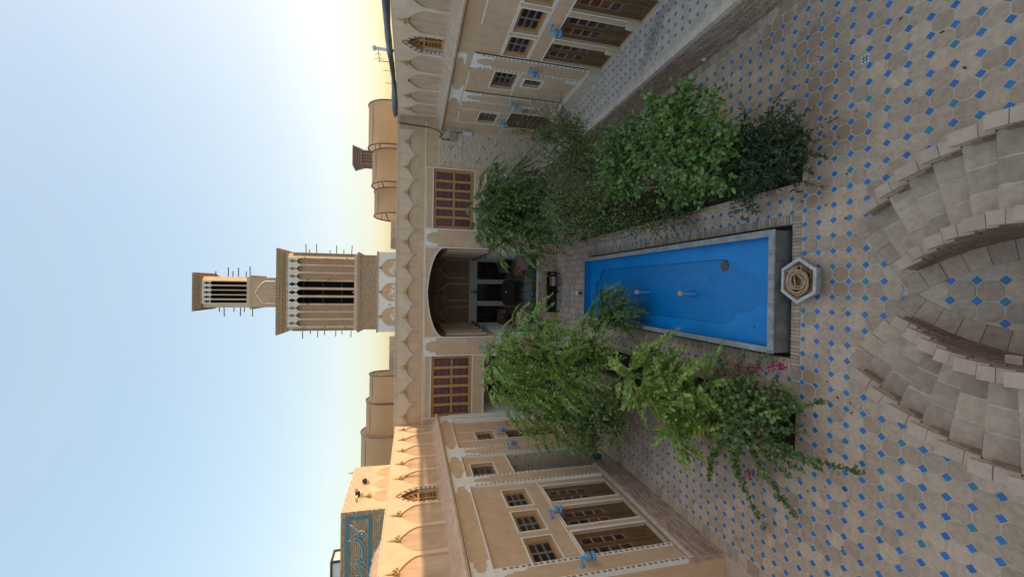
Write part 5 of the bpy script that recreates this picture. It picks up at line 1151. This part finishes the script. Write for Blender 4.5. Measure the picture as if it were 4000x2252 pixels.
# ------------------------------------------------------------------ vegetation
def unit(v): return v/(np.linalg.norm(v, axis=-1, keepdims=True)+1e-9)
def sample(blobs, n, shell=.55):
    w_ = np.array([b[3]**2 for b in blobs]); w_ /= w_.sum(); k = nr.choice(len(blobs), n, p=w_); B = np.array(blobs)
    d = unit(nr.normal(size=(n, 3))); r = (shell+(1-shell)*nr.rand(n)**.7)*(.80+.36*nr.rand(n)); ph = nr.rand(len(blobs), 3)*6.3
    r = r*(1+.24*np.sin(d[:, 0]*5.1+ph[k, 0])*np.sin(d[:, 1]*4.7+ph[k, 1])+.16*np.sin(d[:, 2]*6.3+d[:, 0]*3+ph[k, 2]))
    return B[k, :3]+d*(B[k, 3]*r)[:, None]*np.array((1, 1, .85)), d, k
def quads(c, ax, sd, L, Wd, fold=.25):
    """diamond leaf blades: base, side, tip, side"""
    nm = unit(np.cross(ax, sd)); b = c; t = c+ax*L[:, None]; m_ = c+ax*(L*.45)[:, None]+nm*(Wd*fold)[:, None]
    V = np.stack([b, m_+sd*Wd[:, None], t, m_-sd*Wd[:, None]], 1).reshape(-1, 3); n = len(c)
    return V, np.arange(4*n).reshape(n, 4)
def simple_leaves(blobs, n, L, Wd, shell=.5, cl=1, droop=.25, bias=.5):
    p, d, _ = sample(blobs, n, shell)
    if cl > 1: p = np.repeat(p, cl, 0); d = np.repeat(d, cl, 0); p = p+nr.normal(size=p.shape)*L*.25
    N = len(p); ax = unit(d*.7+nr.normal(size=(N, 3))*.8+np.array((0, 0, -droop))); sd = unit(np.cross(ax, unit(d*.4+nr.normal(size=(N, 3))*.5+np.array((0, -.15, bias)))))
    return quads(p, ax, sd, L*(.6+.7*nr.rand(N)), Wd*(.7+.5*nr.rand(N)))
def pinnate_leaves(blobs, n, L=.30, pairs=9, ll=.075, lw=.014, shell=.45, droop=.55):
    p, d, _ = sample(blobs, n, shell); ln = L*(.65+.6*nr.rand(n))
    ax = unit(d*np.array((1, 1, .5))+nr.normal(size=(n, 3))*.45+np.array((0, 0, .25))); sd = unit(np.cross(ax, unit(nr.normal(size=(n, 3))*.35+np.array((0, 0, 1.))))); up = np.cross(sd, ax)
    Vs = []; Fs = []; o = 0
    for i in range(pairs):
        f = (i+1.2)/(pairs+.6); sz = (1-.55*abs(f-.5)*1.4)
        c = p+ax*(ln*f)[:, None]-np.array((0, 0, 1.))*(droop*ln*f*f)[:, None]; tang = unit(ax-np.array((0, 0, 1.))*(2*droop*f)[..., None] if False else ax-np.array((0, 0, 2*droop*f)))
        for s in (-1, 1):
            lx = unit(sd*s+tang*.45+nr.normal(size=(n, 3))*.12-np.array((0, 0, .22))); ls = unit(np.cross(lx, up+nr.normal(size=(n, 3))*.25))
            V, F = quads(c, lx, ls, ll*sz*(.8+.4*nr.rand(n))*(ln/L), lw*(.8+.4*nr.rand(n))*(ln/L), .3); Vs.append(V); Fs.append(F+o); o += len(V)
    c = p+ax*ln[:, None]-np.array((0, 0, 1.))*(droop*ln)[:, None]; V, F = quads(c, unit(ax-np.array((0, 0, droop))), sd, ll*np.ones(n), lw*np.ones(n)); Vs.append(V); Fs.append(F+o); o += len(V)
    e = p+ax*ln[:, None]-np.array((0, 0, 1.))*(droop*ln)[:, None]; mid = p+ax*(ln*.5)[:, None]-np.array((0, 0, 1.))*(droop*ln*.25)[:, None]; ww = sd*.0035
    V = np.stack([p-ww, p+ww, mid+ww, mid-ww], 1).reshape(-1, 3); Vs.append(V); Fs.append(np.arange(4*n).reshape(n, 4)+o); o += 4*n
    V = np.stack([mid-ww, mid+ww, e+ww, e-ww], 1).reshape(-1, 3); Vs.append(V); Fs.append(np.arange(4*n).reshape(n, 4)+o)
    return np.concatenate(Vs), np.concatenate(Fs)
def shoots(t, blobs, n, L, m, ll, lw, per=16, up=.5):
    """leafy sprigs that break the outline of a crown"""
    mb = MB(); Vs = []; Fs = []; o = 0
    for i in range(n):
        b = rnd.choice(blobs); d = unit(np.array((rnd.gauss(0, 1), rnd.gauss(0, 1), rnd.gauss(up, .7)))); p0 = np.array(b[:3])+d*b[3]*.7; ln = L*rnd.uniform(.5, 1.2); p1 = p0+d*ln*.55+np.array((0, 0, .05)); p2 = p0+d*ln+np.array((0, 0, -.06*rnd.random()))
        mb.tube([p0, p1, p2], [.006, .004, .002], 4, False); f = nr.rand(per); c = ((1-f)**2)[:, None]*p0+(2*f*(1-f))[:, None]*p1+(f*f)[:, None]*p2
        ax = unit(d*.6+nr.normal(size=(per, 3))*.7); sd = unit(np.cross(ax, nr.normal(size=(per, 3))*.5+np.array((0, 0, 1.)))); V, F = quads(c, ax, sd, ll*(.6+.6*nr.rand(per)), lw*(.7+.5*nr.rand(per))); Vs.append(V); Fs.append(F+o); o += len(V)
    mk('sprigs', np.concatenate(Vs), np.concatenate(Fs), m, t, kind='stuff'); mb.build('sprig_stems', bark, t, kind='stuff')
def wood_of(base, blobs, r, parent, twigs=5, nm='trunk', stems=1, fork=.45):
    mb = MB(); bs = np.array(base, float); ctr = np.mean([b[:3] for b in blobs], 0)
    for s in range(stems):
        b0 = bs+np.array((rnd.uniform(-.12, .12), rnd.uniform(-.12, .12), 0))*(stems > 1); fk = b0+(ctr-b0)*fork+np.array((rnd.uniform(-.1, .1), rnd.uniform(-.1, .1), 0))
        mb.tube([b0, (b0+fk)/2+np.array((rnd.uniform(-.06, .06), rnd.uniform(-.06, .06), 0)), fk], [r, r*.8, r*.65], 8)
        for i, b in enumerate(blobs):
            if stems > 1 and i % stems != s: continue
            c = np.array(b[:3]); md = (fk+c)/2+np.array((rnd.uniform(-.1, .1), rnd.uniform(-.1, .1), .06)); mb.tube([fk, md, c], [r*.55, r*.38, r*.22], 6)
            for k in range(twigs):
                q = c+np.array([rnd.gauss(0, 1) for _ in range(3)])*b[3]*.5; mb.tube([md+(c-md)*rnd.random(), (c+q)/2, q], [r*.2, r*.14, r*.07], 4, False)
    return mb.build(nm, bark, parent, True)
def plant(name, label, cat, base, V, F, m, group=None, crown='crown'):
    t = thing(name, label, cat, base, group); mk(crown, V, F, m, t); return t
T1 = [(-1.63, 10.3, 3.55, .42), (-2.33, 10.6, 3.10, .72), (-3.30, 10.8, 2.45, .74), (-3.80, 10.6, 1.65, .60), (-2.39, 10.2, 2.05, .80), (-1.5, 9.95, 2.15, .62), (-2.08, 9.6, 1.45, .68), (-1.30, 9.5, 1.25, .40), (-.95, 10.3, 2.45, .36), (-2.9, 10.5, 2.9, .55), (-1.3, 10.2, 2.95, .40)]
V, F = pinnate_leaves(T1, 980, .50, 12, .105, .022, .45, .7); t = plant('pinnate_tree', 'feathery light green tree left of the pool hiding the facade base', 'tree', (-2.2, 10.4, -.05), V, F, leafP, 'trees in the beds'); wood_of((-2.2, 10.4, -.08), T1, .07, t)
B1 = [(-.5, 9.3, .85, .30), (-.62, 9.05, .7, .26), (-.42, 9.5, 1.05, .24), (-.72, 9.55, .95, .22)]
V, F = pinnate_leaves(B1, 130, .36, 9, .105, .025, .2); mk('pool_side_branch', V, F, leafP2, t); MB().tube([(-1.5, 9.7, 1.3), (-.9, 9.5, 1.05), (-.5, 9.3, .85)], [.025, .018, .008], 5).build('branch', bark, t, True)
DK = [(-2.96, 9.15, 1.40, .50), (-3.29, 8.89, 1.00, .38), (-3.79, 9.57, 1.30, .36), (-2.57, 8.72, 1.00, .32), (-3.4, 9.4, 1.5, .36)]
V, F = simple_leaves(DK, 1300, .10, .028, .35, 2); t = plant('dark_leaf_tree', 'darker green small-leaved tree under the feathery left tree', 'tree', (-2.3, 8.9, -.05), V, F, leafP2, 'trees in the beds'); wood_of((-2.3, 8.9, -.08), DK, .045, t); shoots(t, DK, 40, .3, leafP2, .09, .026)
SP = [(-1.75, 7.20, 1.40, .34), (-2.16, 6.95, 1.20, .30), (-1.39, 7.28, 1.00, .20), (-1.95, 7.1, .95, .30)]
V, F = pinnate_leaves(SP, 120, .50, 10, .13, .032, .2); t = plant('young_pinnate_tree', 'young feathery sapling with large leaflets behind the bougainvillea', 'tree', (-2.0, 7.2, -.05), V, F, leafY, 'trees in the beds'); wood_of((-2.0, 7.2, -.08), SP, .026, t, 2)
SP2 = [(-1.72, 6.63, 1.00, .32), (-2.61, 6.63, .90, .30), (-1.70, 6.15, .70, .28), (-2.2, 6.5, .75, .3)]
V, F = pinnate_leaves(SP2, 120, .48, 10, .125, .031, .2); t = plant('young_pinnate_tree', 'lower feathery sapling with yellowing leaflets beside the bougainvillea', 'tree', (-2.1, 6.5, -.05), V, F, leafY, 'trees in the beds'); wood_of((-2.1, 6.5, -.08), SP2, .02, t, 2)
def vines(base, tips, z0, m, name, nleaf, L, Wd, blobs, nb, label, cat, flow=(), stem=.006, extra=0):
    t = thing(name, label, cat, base); mb = MB(); Vs = []; Fs = []; o = 0
    for tp in tips:
        b = np.array((base[0]+rnd.uniform(-.25, .25), base[1]+rnd.uniform(-.3, .3), z0*rnd.uniform(.6, 1))); e = np.array(tp, float); md = (b*.45+e*.55)+np.array((rnd.uniform(-.1, .1), rnd.uniform(-.1, .1), .10+.16*np.linalg.norm(e-b)*.6))
        pts = [(1-s)**2*b+2*s*(1-s)*md+s*s*e for s in np.linspace(0, 1, 14)]; mb.tube(pts, [stem*(1.2-.9*i/13) for i in range(14)], 4, False)
        n = int(nleaf*np.linalg.norm(e-b)); s = nr.rand(n)**.85; c = ((1-s)**2)[:, None]*b+(2*s*(1-s))[:, None]*md+(s*s)[:, None]*e; tg = unit(e-b)
        ax = unit(nr.normal(size=(n, 3))*.8+np.array((0, 0, .15))+tg*.3); sd = unit(np.cross(ax, nr.normal(size=(n, 3))*.4+np.array((0, 0, 1.))))
        V, F = quads(c+nr.normal(size=(n, 3))*.018, ax, sd, L*(.6+.6*nr.rand(n))*(1.1-.45*s), Wd*(.7+.5*nr.rand(n))*(1.1-.45*s)); Vs.append(V); Fs.append(F+o); o += len(V)
    if nb:
        V, F = simple_leaves(blobs, nb, L*1.05, Wd*1.05, .25, 2); Vs.append(V); Fs.append(F+o); o += len(V)
    mk('foliage', np.concatenate(Vs), np.concatenate(Fs), m, t); mb.build('stems', bark, t)
    for (x, y, z) in flow:
        p = np.array((x, y, z))+nr.normal(size=(34, 3))*.045; ax = unit(nr.normal(size=(34, 3))); sd = unit(np.cross(ax, nr.normal(size=(34, 3)))); V, F = quads(p, ax, sd, .04*np.ones(34), .017*np.ones(34)); mk('flower_cluster', V, F, magenta, t, kind='stuff')
    return t
BG = [(-1.75, 5.54, .45, .38), (-1.90, 5.2, .50, .42), (-1.72, 5.02, .30, .30), (-2.17, 5.50, .50, .34), (-2.2, 5.15, .4, .35), (-1.95, 5.9, .35, .35)]
tipsL = [(-1.0, 5.68, .30), (-1.22, 6.21, .32), (-1.56, 4.86, .22), (-1.50, 4.43, .16), (-2.29, 3.95, .12), (-2.47, 4.42, .16), (-3.86, 5.40, .10), (-3.36, 4.89, .10), (-3.15, 5.89, .2), (-3.55, 6.5, .25), (-.95, 5.2, .34), (-3.0, 5.39, .15), (-1.15, 5.40, .42), (-1.3, 5.05, .3), (-2.75, 4.9, .2), (-3.1, 5.6, .45), (-2.0, 4.6, .25), (-2.9, 6.1, .45), (-2.55, 4.65, .3)]
vines((-2.0, 5.45, -.04), tipsL, .75, leafB, 'bougainvillea', 150, .078, .034, BG, 850, 'trailing bougainvillea with magenta flowers at the end of left bed', 'shrub', [(-1.22, 5.62, .5), (-1.2, 5.28, .45), (-1.28, 5.42, .48), (-1.15, 5.05, .38), (-1.42, 5.9, .5), (-3.0, 5.55, .3), (-1.1, 4.95, .35), (-2.2, 5.0, .6)])
# right bed
T2 = [(2.08, 13.2, 3.30, .68), (3.15, 13.2, 3.15, .55), (2.58, 12.8, 2.45, .88), (1.75, 12.5, 1.75, .62), (2.9, 12.3, 1.6, .8), (1.40, 12.8, 2.95, .42), (1.35, 12.3, 2.2, .40), (2.6, 13.1, 3.2, .6), (3.4, 12.9, 2.6, .5)]
V, F = pinnate_leaves(T2, 760, .56, 11, .13, .028, .45, .8); t = plant('pinnate_tree', 'feathery dark green tree right of the iwan, farthest of the right bed', 'tree', (2.1, 12.8, -.05), V, F, leafP2, 'trees in the beds'); wood_of((2.1, 12.8, -.08), T2, .07, t)
T3 = [(3.70, 9.51, 2.60, .34), (3.54, 8.71, 2.20, .46), (3.05, 8.49, 1.90, .54), (2.79, 8.92, 2.20, .50), (3.75, 9.2, 2.3, .36)]
V, F = simple_leaves(T3, 3200, .055, .014, .2, 2, .1); t = plant('pomegranate_tree', 'thin twiggy yellow-green tree leaning over the terrace', 'tree', (2.2, 9.0, -.05), V, F, leafG, 'trees in the beds'); wood_of((2.2, 9.0, -.08), T3, .045, t, 9); shoots(t, T3, 60, .60, leafG, .05, .013, 30, .8)
Vt = []; 
for i in range(16):
    c = np.array(rnd.choice(T3)[:3]); d_ = np.array((rnd.uniform(-.1, .5), rnd.uniform(-.2, .5), rnd.uniform(.4, .9))); Vt += [tuple(c+d_*s)+(.05,) for s in np.linspace(.4, 1, 5)]
V, F = simple_leaves(Vt, 700, .04, .010, .1, 2, .1); mk('outer_shoots', V, F, leafG, t)
T4 = [(2.32, 8.69, 1.60, .60), (1.85, 9.13, 2.10, .66), (1.75, 8.48, 1.40, .58), (1.60, 8.1, .80, .46), (1.55, 9.09, 1.60, .42), (1.97, 8.14, 1.10, .50), (2.1, 10.0, 2.0, .6), (2.3, 10.9, 1.6, .6), (1.85, 11.3, 1.2, .5), (1.8, 10.2, 1.2, .5)]
V, F = simple_leaves(T4, 4600, .07, .019, .45, 2, .2); t = plant('pomegranate_tree', 'dense dark fine-leaved tree mass beside the right edge of the pool', 'tree', (1.95, 9.4, -.05), V, F, leafG, 'trees in the beds'); wood_of((1.95, 9.4, -.08), T4, .06, t, 6, stems=2); shoots(t, T4, 80, .40, leafG, .06, .017, 26, .3)
T5 = [(3.0, 7.63, 1.50, .42), (2.40, 7.29, 1.50, .52), (2.62, 7.57, 1.70, .46), (2.20, 7.76, 1.50, .38), (2.8, 7.4, 1.3, .4)]
V, F = simple_leaves(T5, 1000, .11, .034, .4, 2, .2); t = plant('citrus_tree', 'glossy citrus tree in the middle of the right bed', 'tree', (2.1, 7.7, -.05), V, F, leafC, 'trees in the beds'); wood_of((2.0, 8.0, -.08), T5, .06, t, 4); shoots(t, T5, 60, .42, leafC, .10, .03, 18)
T6 = [(3.15, 6.30, 1.40, .26), (2.64, 5.79, 1.30, .46), (2.19, 6.05, 1.40, .48), (2.42, 5.48, 1.10, .36), (1.95, 5.65, 1.10, .42), (1.85, 6.24, 1.10, .33), (3.1, 5.85, 1.30, .22), (2.95, 6.6, 1.40, .27), (2.5, 6.1, 1.5, .4)]
V, F = simple_leaves(T6, 1350, .105, .033, .4, 2, .2); t = plant('citrus_tree', 'larger bright green citrus tree bearing small green fruit, nearest the stairs', 'tree', (2.1, 6.3, -.05), V, F, leafC, 'trees in the beds'); wood_of((2.05, 6.4, -.08), T6, .055, t, 4); shoots(t, T6, 95, .42, leafC, .10, .03, 18)
V, F = simple_leaves([(2.9, 6.0, 1.5, .25), (2.8, 6.35, 1.55, .2)], 90, .09, .028, .3, 2, .2); mk('yellowing_leaves', V, F, leafm('yellow_citrus_leaf', (.23, .25, .04), (.17, .22, .04), (.3, .26, .04)), t)
for x, y, z in ((2.95, 6.05, 1.62), (2.5, 5.6, 1.5), (2.2, 5.75, 1.55), (2.35, 6.2, 1.85), (3.1, 6.55, 1.6), (1.95, 6.0, 1.5)): MB().lathe((x, y, z), [(.001, -.035), (.022, -.025), (.032, 0), (.024, .024), (.001, .035)], 10).build('fruit', lime, t, True)
T7 = [(2.30, 5.3, .50, .38), (1.95, 5.25, .50, .44), (2.05, 5.0, .36, .34), (1.92, 5.55, .55, .38), (1.75, 5.6, .40, .26), (2.2, 5.65, .55, .35)]
t = plant('oleander', 'dark narrow-leaved shrub at the near end of right bed', 'shrub', (2.0, 5.4, -.05), *simple_leaves(T7, 2600, .105, .013, .3, 2, .05), leafD, crown='foliage'); wood_of((2.0, 5.4, -.08), T7, .02, t, 4, 'stems', 3); shoots(t, T7, 75, .40, leafD, .10, .014, 24, .2)
tipsR = [(2.37, 4.34, .12), (1.79, 4.38, .16), (1.44, 4.49, .12), (2.82, 4.87, .2), (3.0, 5.15, .25), (2.1, 4.4, .2), (2.6, 4.6, .2), (1.55, 4.8, .3), (2.75, 5.2, .4), (1.95, 4.55, .25)]
vines((2.1, 5.15, -.04), tipsR, .55, leafD, 'creeper', 70, .06, .025, [(2.0, 4.95, .3, .3), (2.3, 4.95, .3, .28)], 220, 'dark trailing creeper spilling from the right bed onto tiles', 'creeper')
tipsP = [(.75, 7.1, .3), (.9, 7.4, .3), (1.05, 7.9, .25), (1.15, 6.9, .2), (1.1, 7.5, .25)]
vines((1.7, 7.6, -.04), tipsP, .6, leafG, 'creeper', 60, .05, .018, [(1.55, 7.5, .3, .3), (1.6, 8.0, .4, .3)], 260, 'low creeper hanging over the right rim of the pool', 'creeper')
for (x, y, z, r, la) in ((-1.62, 8.55, .2, .24, 'small dark shrub at the pool side of left bed'), (-1.75, 7.9, .15, .2, 'low leafy weed under the feathery left saplings'), (-2.0, 6.0, .12, .22, 'low dark ground plant between the sapling and bougainvillea')):
    plant('low_shrub', la, 'shrub', (x, y, -.05), *simple_leaves([(x, y, z, r), (x+.12, y+.2, z*.8, r*.8)], 260, .055, .02, .2, 2), leafD if r > .21 else leafB, crown='foliage')
for (x, y, z, r, la) in ((2.0, 6.9, .22, .36, 'dark low shrub under the larger citrus tree, pool side of right bed'), (1.85, 7.6, .2, .34, 'dark low shrub between the two citrus trunks'), (2.0, 6.1, .2, .36, 'dark low shrub between citrus and oleander'), (1.9, 10.4, .25, .4, 'dark low shrub far along the right bed'), (2.1, 11.5, .3, .42, 'dark low shrub under the farthest right tree'), (-2.15, 9.6, .2, .36, 'dark low shrub under the feathery left tree'), (-2.1, 10.8, .25, .4, 'dark low shrub far along the left bed'), (-2.2, 7.9, .18, .34, 'green low shrub behind the left saplings'), (-2.15, 6.4, .16, .34, 'green low shrub just behind the bougainvillea')):
    plant('low_shrub', la, 'shrub', (x, y, -.05), *simple_leaves([(x, y, z, r), (x+.05, y+.35, z*.8, r*.8), (x-.05, y-.35, z*.8, r*.8)], 620, .06, .02, .15, 2), leafD if 'dark' in la else leafB, crown='foliage')
# potted plants on the platform edge
for i, (x, la) in enumerate(((.48, 'right turquoise pot with a leafy plant on the platform edge'), (-.28, 'left turquoise pot with an agave on the platform edge'))):
    y, z = YF+.28, PZ+.01; t = thing('flowerpot', la, 'flowerpot', (x, y, z))
    MB().lathe((x, y, z), [(.001, 0), (.075, 0), (.10, .17), (.115, .18), (.115, .215), (.10, .215), (.09, .17), (.001, .17)], 16).build('pot', teal, t, True)
    if i == 0: mk('foliage', *simple_leaves([(x, y+.04, z+.30, .14)], 120, .06, .02, .2, 2), leafL, t)
    else:
        n = 16; p = np.tile(np.array((x, y, z+.18)), (n, 1)); ax = unit(np.stack([np.cos(np.arange(n)*2.4), np.sin(np.arange(n)*2.4), .5+.5*nr.rand(n)], 1)); sd = unit(np.cross(ax, np.tile((0, 0, 1.), (n, 1)))); mk('foliage', *quads(p, ax, sd, .16*np.ones(n), .02*np.ones(n)), leafP2, t)
for k, (x0, x1, la) in enumerate(((-.12, .34, 'low bright green hedge plant between the two turquoise pots'), (.62, 1.2, 'low bright green hedge plant right of the turquoise pots'), (-1.0, -.44, 'low bright green hedge plant left of the turquoise pots'), (-1.7, -1.1, 'low bright green hedge plant at the left end of platform edge'))):
    bb = [(x, YF+.30, PZ+.13, .12) for x in np.linspace(x0, x1, 4)]; t = thing('hedge_plant', la, 'plant', ((x0+x1)/2, YF+.3, PZ))
    box('planter', W0, (x0-.06, x1+.06, YF+.22, YF+.40, PZ, PZ+.07), bark, t); mk('foliage', *simple_leaves(bb, 320, .05, .017, .2, 2), leafL, t)
# ------------------------------------------------------------------ bicycle, hexagonal basin, hose, small things
by = 15.22; bk = thing('bicycle', 'old black bicycle with striped blanket over its rear rack', 'bicycle', (-.2, by, -.14))
def bw_(x): return (x, by, .115)
for nm, x in (('front', -.71), ('rear', .33)):
    c = np.array((x, by, .125)); R0 = .235
    wh = MB().tube([c+R0*np.array((math.cos(a), 0, math.sin(a))) for a in np.linspace(0, 2*math.pi, 33)], .017, 6, False).build('wheel', iron, bk, True)
    mb = MB()
    for k in range(16): q = 2*math.pi*k/16; mb.tube([c, c+R0*np.array((math.cos(q), 0, math.sin(q)))], .0025, 3, False)
    mb.lathe(c-np.array((0, .03, 0)), [(.02, 0), (.02, .06)], 8, (0, 1, 0)).build('spokes', greyp, wh)
    MB().tube([c+(R0+.03)*np.array((math.cos(a), 0, math.sin(a))) for a in np.linspace(.5, 2.6, 12)], .012, 5).build('mudguard', iron, bk, True)
hd, bb, stp = np.array((-.56, by, .50)), np.array((-.16, by, .12)), np.array((.02, by, .52))
mb = MB()
for a, b in ((hd, stp), (hd-np.array((-.02, 0, .09)), bb), (stp, bb), (bb, (.33, by, .125)), (stp, (.33, by, .125)), (hd, (-.71, by, .125))): mb.tube([a, b], .013, 6)
mb.build('frame', iron, bk); MB().tube([hd, (-.54, by, .60), (-.50, by-.16, .62), (-.42, by-.2, .60)], .010, 6).tube([(-.54, by, .60), (-.50, by+.16, .62), (-.42, by+.2, .60)], .010, 6).build('handlebar', greyp, bk)
MB().lathe((.03, by, .555), [(.001, .03), (.05, .025), (.075, .0), (.04, -.02), (.001, -.02)], 10, (0, 0, 1), .7).build('saddle', woodk, bk, True)
MB().lathe((-.16, by-.03, .12), [(.06, 0), (.06, .01), (.001, .012)], 14, (0, -1, 0)).tube([(-.16, by-.05, .12), (-.10, by-.06, .02)], .008, 5).build('crank', iron, bk)
MB().box(W0, .10, .50, by-.06, by+.06, .405, .42).build('rack', iron, bk)
box('reflector', W0, (.52, .535, by-.05, by-.02, .30, .42), whitep, bk)
bl_ = thing('blanket', 'folded striped blanket hanging over the bicycle rack', 'blanket', (.25, by-.1, .1)); cols = [(.42, .38, .30), (.13, .09, .08), (.30, .19, .12), (.05, .05, .08), (.50, .44, .26), (.20, .09, .15)]
ys = [(by+.10, .20), (by+.085, .40), (by+.05, .435), (by-.05, .435), (by-.085, .40), (by-.105, .28), (by-.11, .12)]
for i in range(len(ys)-1):
    (y0, z0), (y1, z1) = ys[i], ys[i+1]; nn = 8; V = [(.06+.36*k/nn, y+.008*math.sin(k*1.9), z) for (y, z) in ((y0, z0), (y1, z1)) for k in range(nn+1)]
    mk('stripe', V, [(k, k+1, nn+2+k, nn+1+k) for k in range(nn)], mat('blanket_%d' % i, cols[i], rough=.95), bl_, True)
wbx = thing('tap_box', 'small white box with a dark socket standing beyond the pool', 'box', (-.19, 13.1, 0)); box('case', W0, (-.25, -.12, 13.02, 13.14, 0, .17), greyp, wbx); box('hood', W0, (-.255, -.115, 13.01, 13.16, .17, .20), whitep, wbx)
MB().lathe((-.185, 13.02, .11), [(.034, 0), (.034, .012), (.02, .016), (.001, .016)], 12, (0, -1, 0)).build('socket', black, wbx)
hx, hy, hz = .152, 4.84, .18; hxt = thing('hexagonal_basin', 'hexagonal stone stand with white mosaic rim in front of the pool', 'basin', (hx, hy, 0))
def hexp(r, sy=1.0): return [(hx+r*math.sin(math.radians(60*k+3)), hy+r*sy*math.cos(math.radians(60*k+33-30))) for k in range(6)]
def hx6(r): return [(hx+r*math.cos(math.radians(60*k-2)), hy+r*.93*math.sin(math.radians(60*k-2))) for k in range(6)]
MB().poly(W0, hx6(.27), 0, .11, False).build('pedestal', stone, hxt); MB().poly(W0, hx6(.345), .11, .175, True).build('slab', stone, hxt)
MB().poly(W0, hx6(.285), .175, .178).build('patterned_top', hextile, hxt)
a6, b6 = hx6(.345), hx6(.290); its = []
mmb = 0
for k in range(6):
    for rr in range(2):
        for j in range(14):
            f0 = rr/2; e0 = [np.array(a6[k])*(1-f)+np.array(b6[k])*f for f in (f0+.03, f0+.47)]; e1 = [np.array(a6[(k+1) % 6])*(1-f)+np.array(b6[(k+1) % 6])*f for f in (f0+.03, f0+.47)]
            q = [e0[i]*(1-g)+e1[i]*g for i, g in ((0, (j+.06)/14), (0, (j+.94)/14), (1, (j+.94)/14), (1, (j+.06)/14))]
            MB().poly(W0, [tuple(p) for p in q], .176, .189+rnd.uniform(-.002, .002)).build('mosaic_tile', mat('mosaic_white', (.62, .61, .57), (.52, .51, .48), 14, .5, .4, pv=.14), hxt)
for k in range(6):
    p = np.array(hx6(.22)[k])*.8+np.array((hx, hy))*.2; fl_ = MB()
    for j in range(4): q = j*math.pi/2+.4; fl_.lathe((p[0]+.018*math.cos(q), p[1]+.018*math.sin(q), .178), [(.016, 0), (.014, .0015), (.001, .0018)], 8)
    fl_.build('flower_motif', mat('motif_brown', (.06, .022, .012)), hxt)
hs = []
for i in range(330):
    q = i*.20; r = .165-.085*((q/ (2*math.pi)) % 1.0)*(.6+.4*math.sin(q*.13))-.03*math.sin(q*.37); r = max(.05, r); hs.append((hx-.01+.03*math.sin(q*.11)+r*math.cos(q), hy-.045+.03*math.cos(q*.17)+r*.95*math.sin(q), .192+.035*(.5+.5*math.sin(q*.23+1))+.00012*i))
hs += [(hx+.14, hy+.05, .21), (hx+.15, hy+.12, .20), (hx+.14, hy+.19, .20)]
o = MB().tube(hs, .0095, 6).build('garden_hose', hosem, None, True); tag(o, 'cream garden hose coiled on the hexagonal stand', 'hose')
for x, y, la in ((2.9, 3.3, 'dark fallen leaf on right tiles, middle of three beside the staircase'), (3.3, 3.7, 'dark fallen leaf on right tiles, nearest the patterned tile'), (2.4, 3.1, 'dark fallen leaf on right tiles, nearest the staircase wall')):
    a = rnd.uniform(0, 3); l = mk('fallen_leaf', [(x-.03*math.cos(a), y-.03*math.sin(a), .006), (x+.012*math.sin(a), y-.012*math.cos(a), .012), (x+.03*math.cos(a), y+.03*math.sin(a), .006), (x-.012*math.sin(a), y+.012*math.cos(a), .014)], [(0, 1, 2, 3)], mat('dead_leaf', (.06, .05, .03)), None)
    tag(l, la, 'leaf', 'fallen leaves on the tiles')
gp = thing('patterned_tile', 'single black and white patterned tile set among the octagons', 'tile', (3.03, 4.1, 0)); box('plate', W0, (2.98, 3.08, 4.05, 4.15, 0, .004), whitep, gp)
mb = MB()
for i in range(5):
    for j in range(5):
        if (i*j+i+j) % 2: mb.box(W0, 2.985+i*.018, 3.0+i*.018, 4.055+j*.018, 4.07+j*.018, .004, .0055)
mb.build('pattern', iron, gp)

# leaf litter near the beds
n = 170; px = np.where(nr.rand(n) < .5, -2.2+nr.normal(size=n)*.9, 2.3+nr.normal(size=n)*.9); py = 4.2+nr.rand(n)**1.3*6.5; ok = np.array([not blocked(a, b, .03) for a, b in zip(px, py)]); px, py = px[ok], py[ok]; n = len(px)
ax = unit(np.stack([nr.normal(size=n), nr.normal(size=n), np.zeros(n)], 1)); sd = np.stack([-ax[:, 1], ax[:, 0], .15*nr.normal(size=n)], 1)
mk('leaf_litter', *quads(np.stack([px, py, np.full(n, .009)], 1), ax, sd, .035+.03*nr.rand(n), .008+.007*nr.rand(n), .4), mat('litter', (.17, .13, .05), (.09, .06, .03), 30, pv=.5), None, kind='stuff')
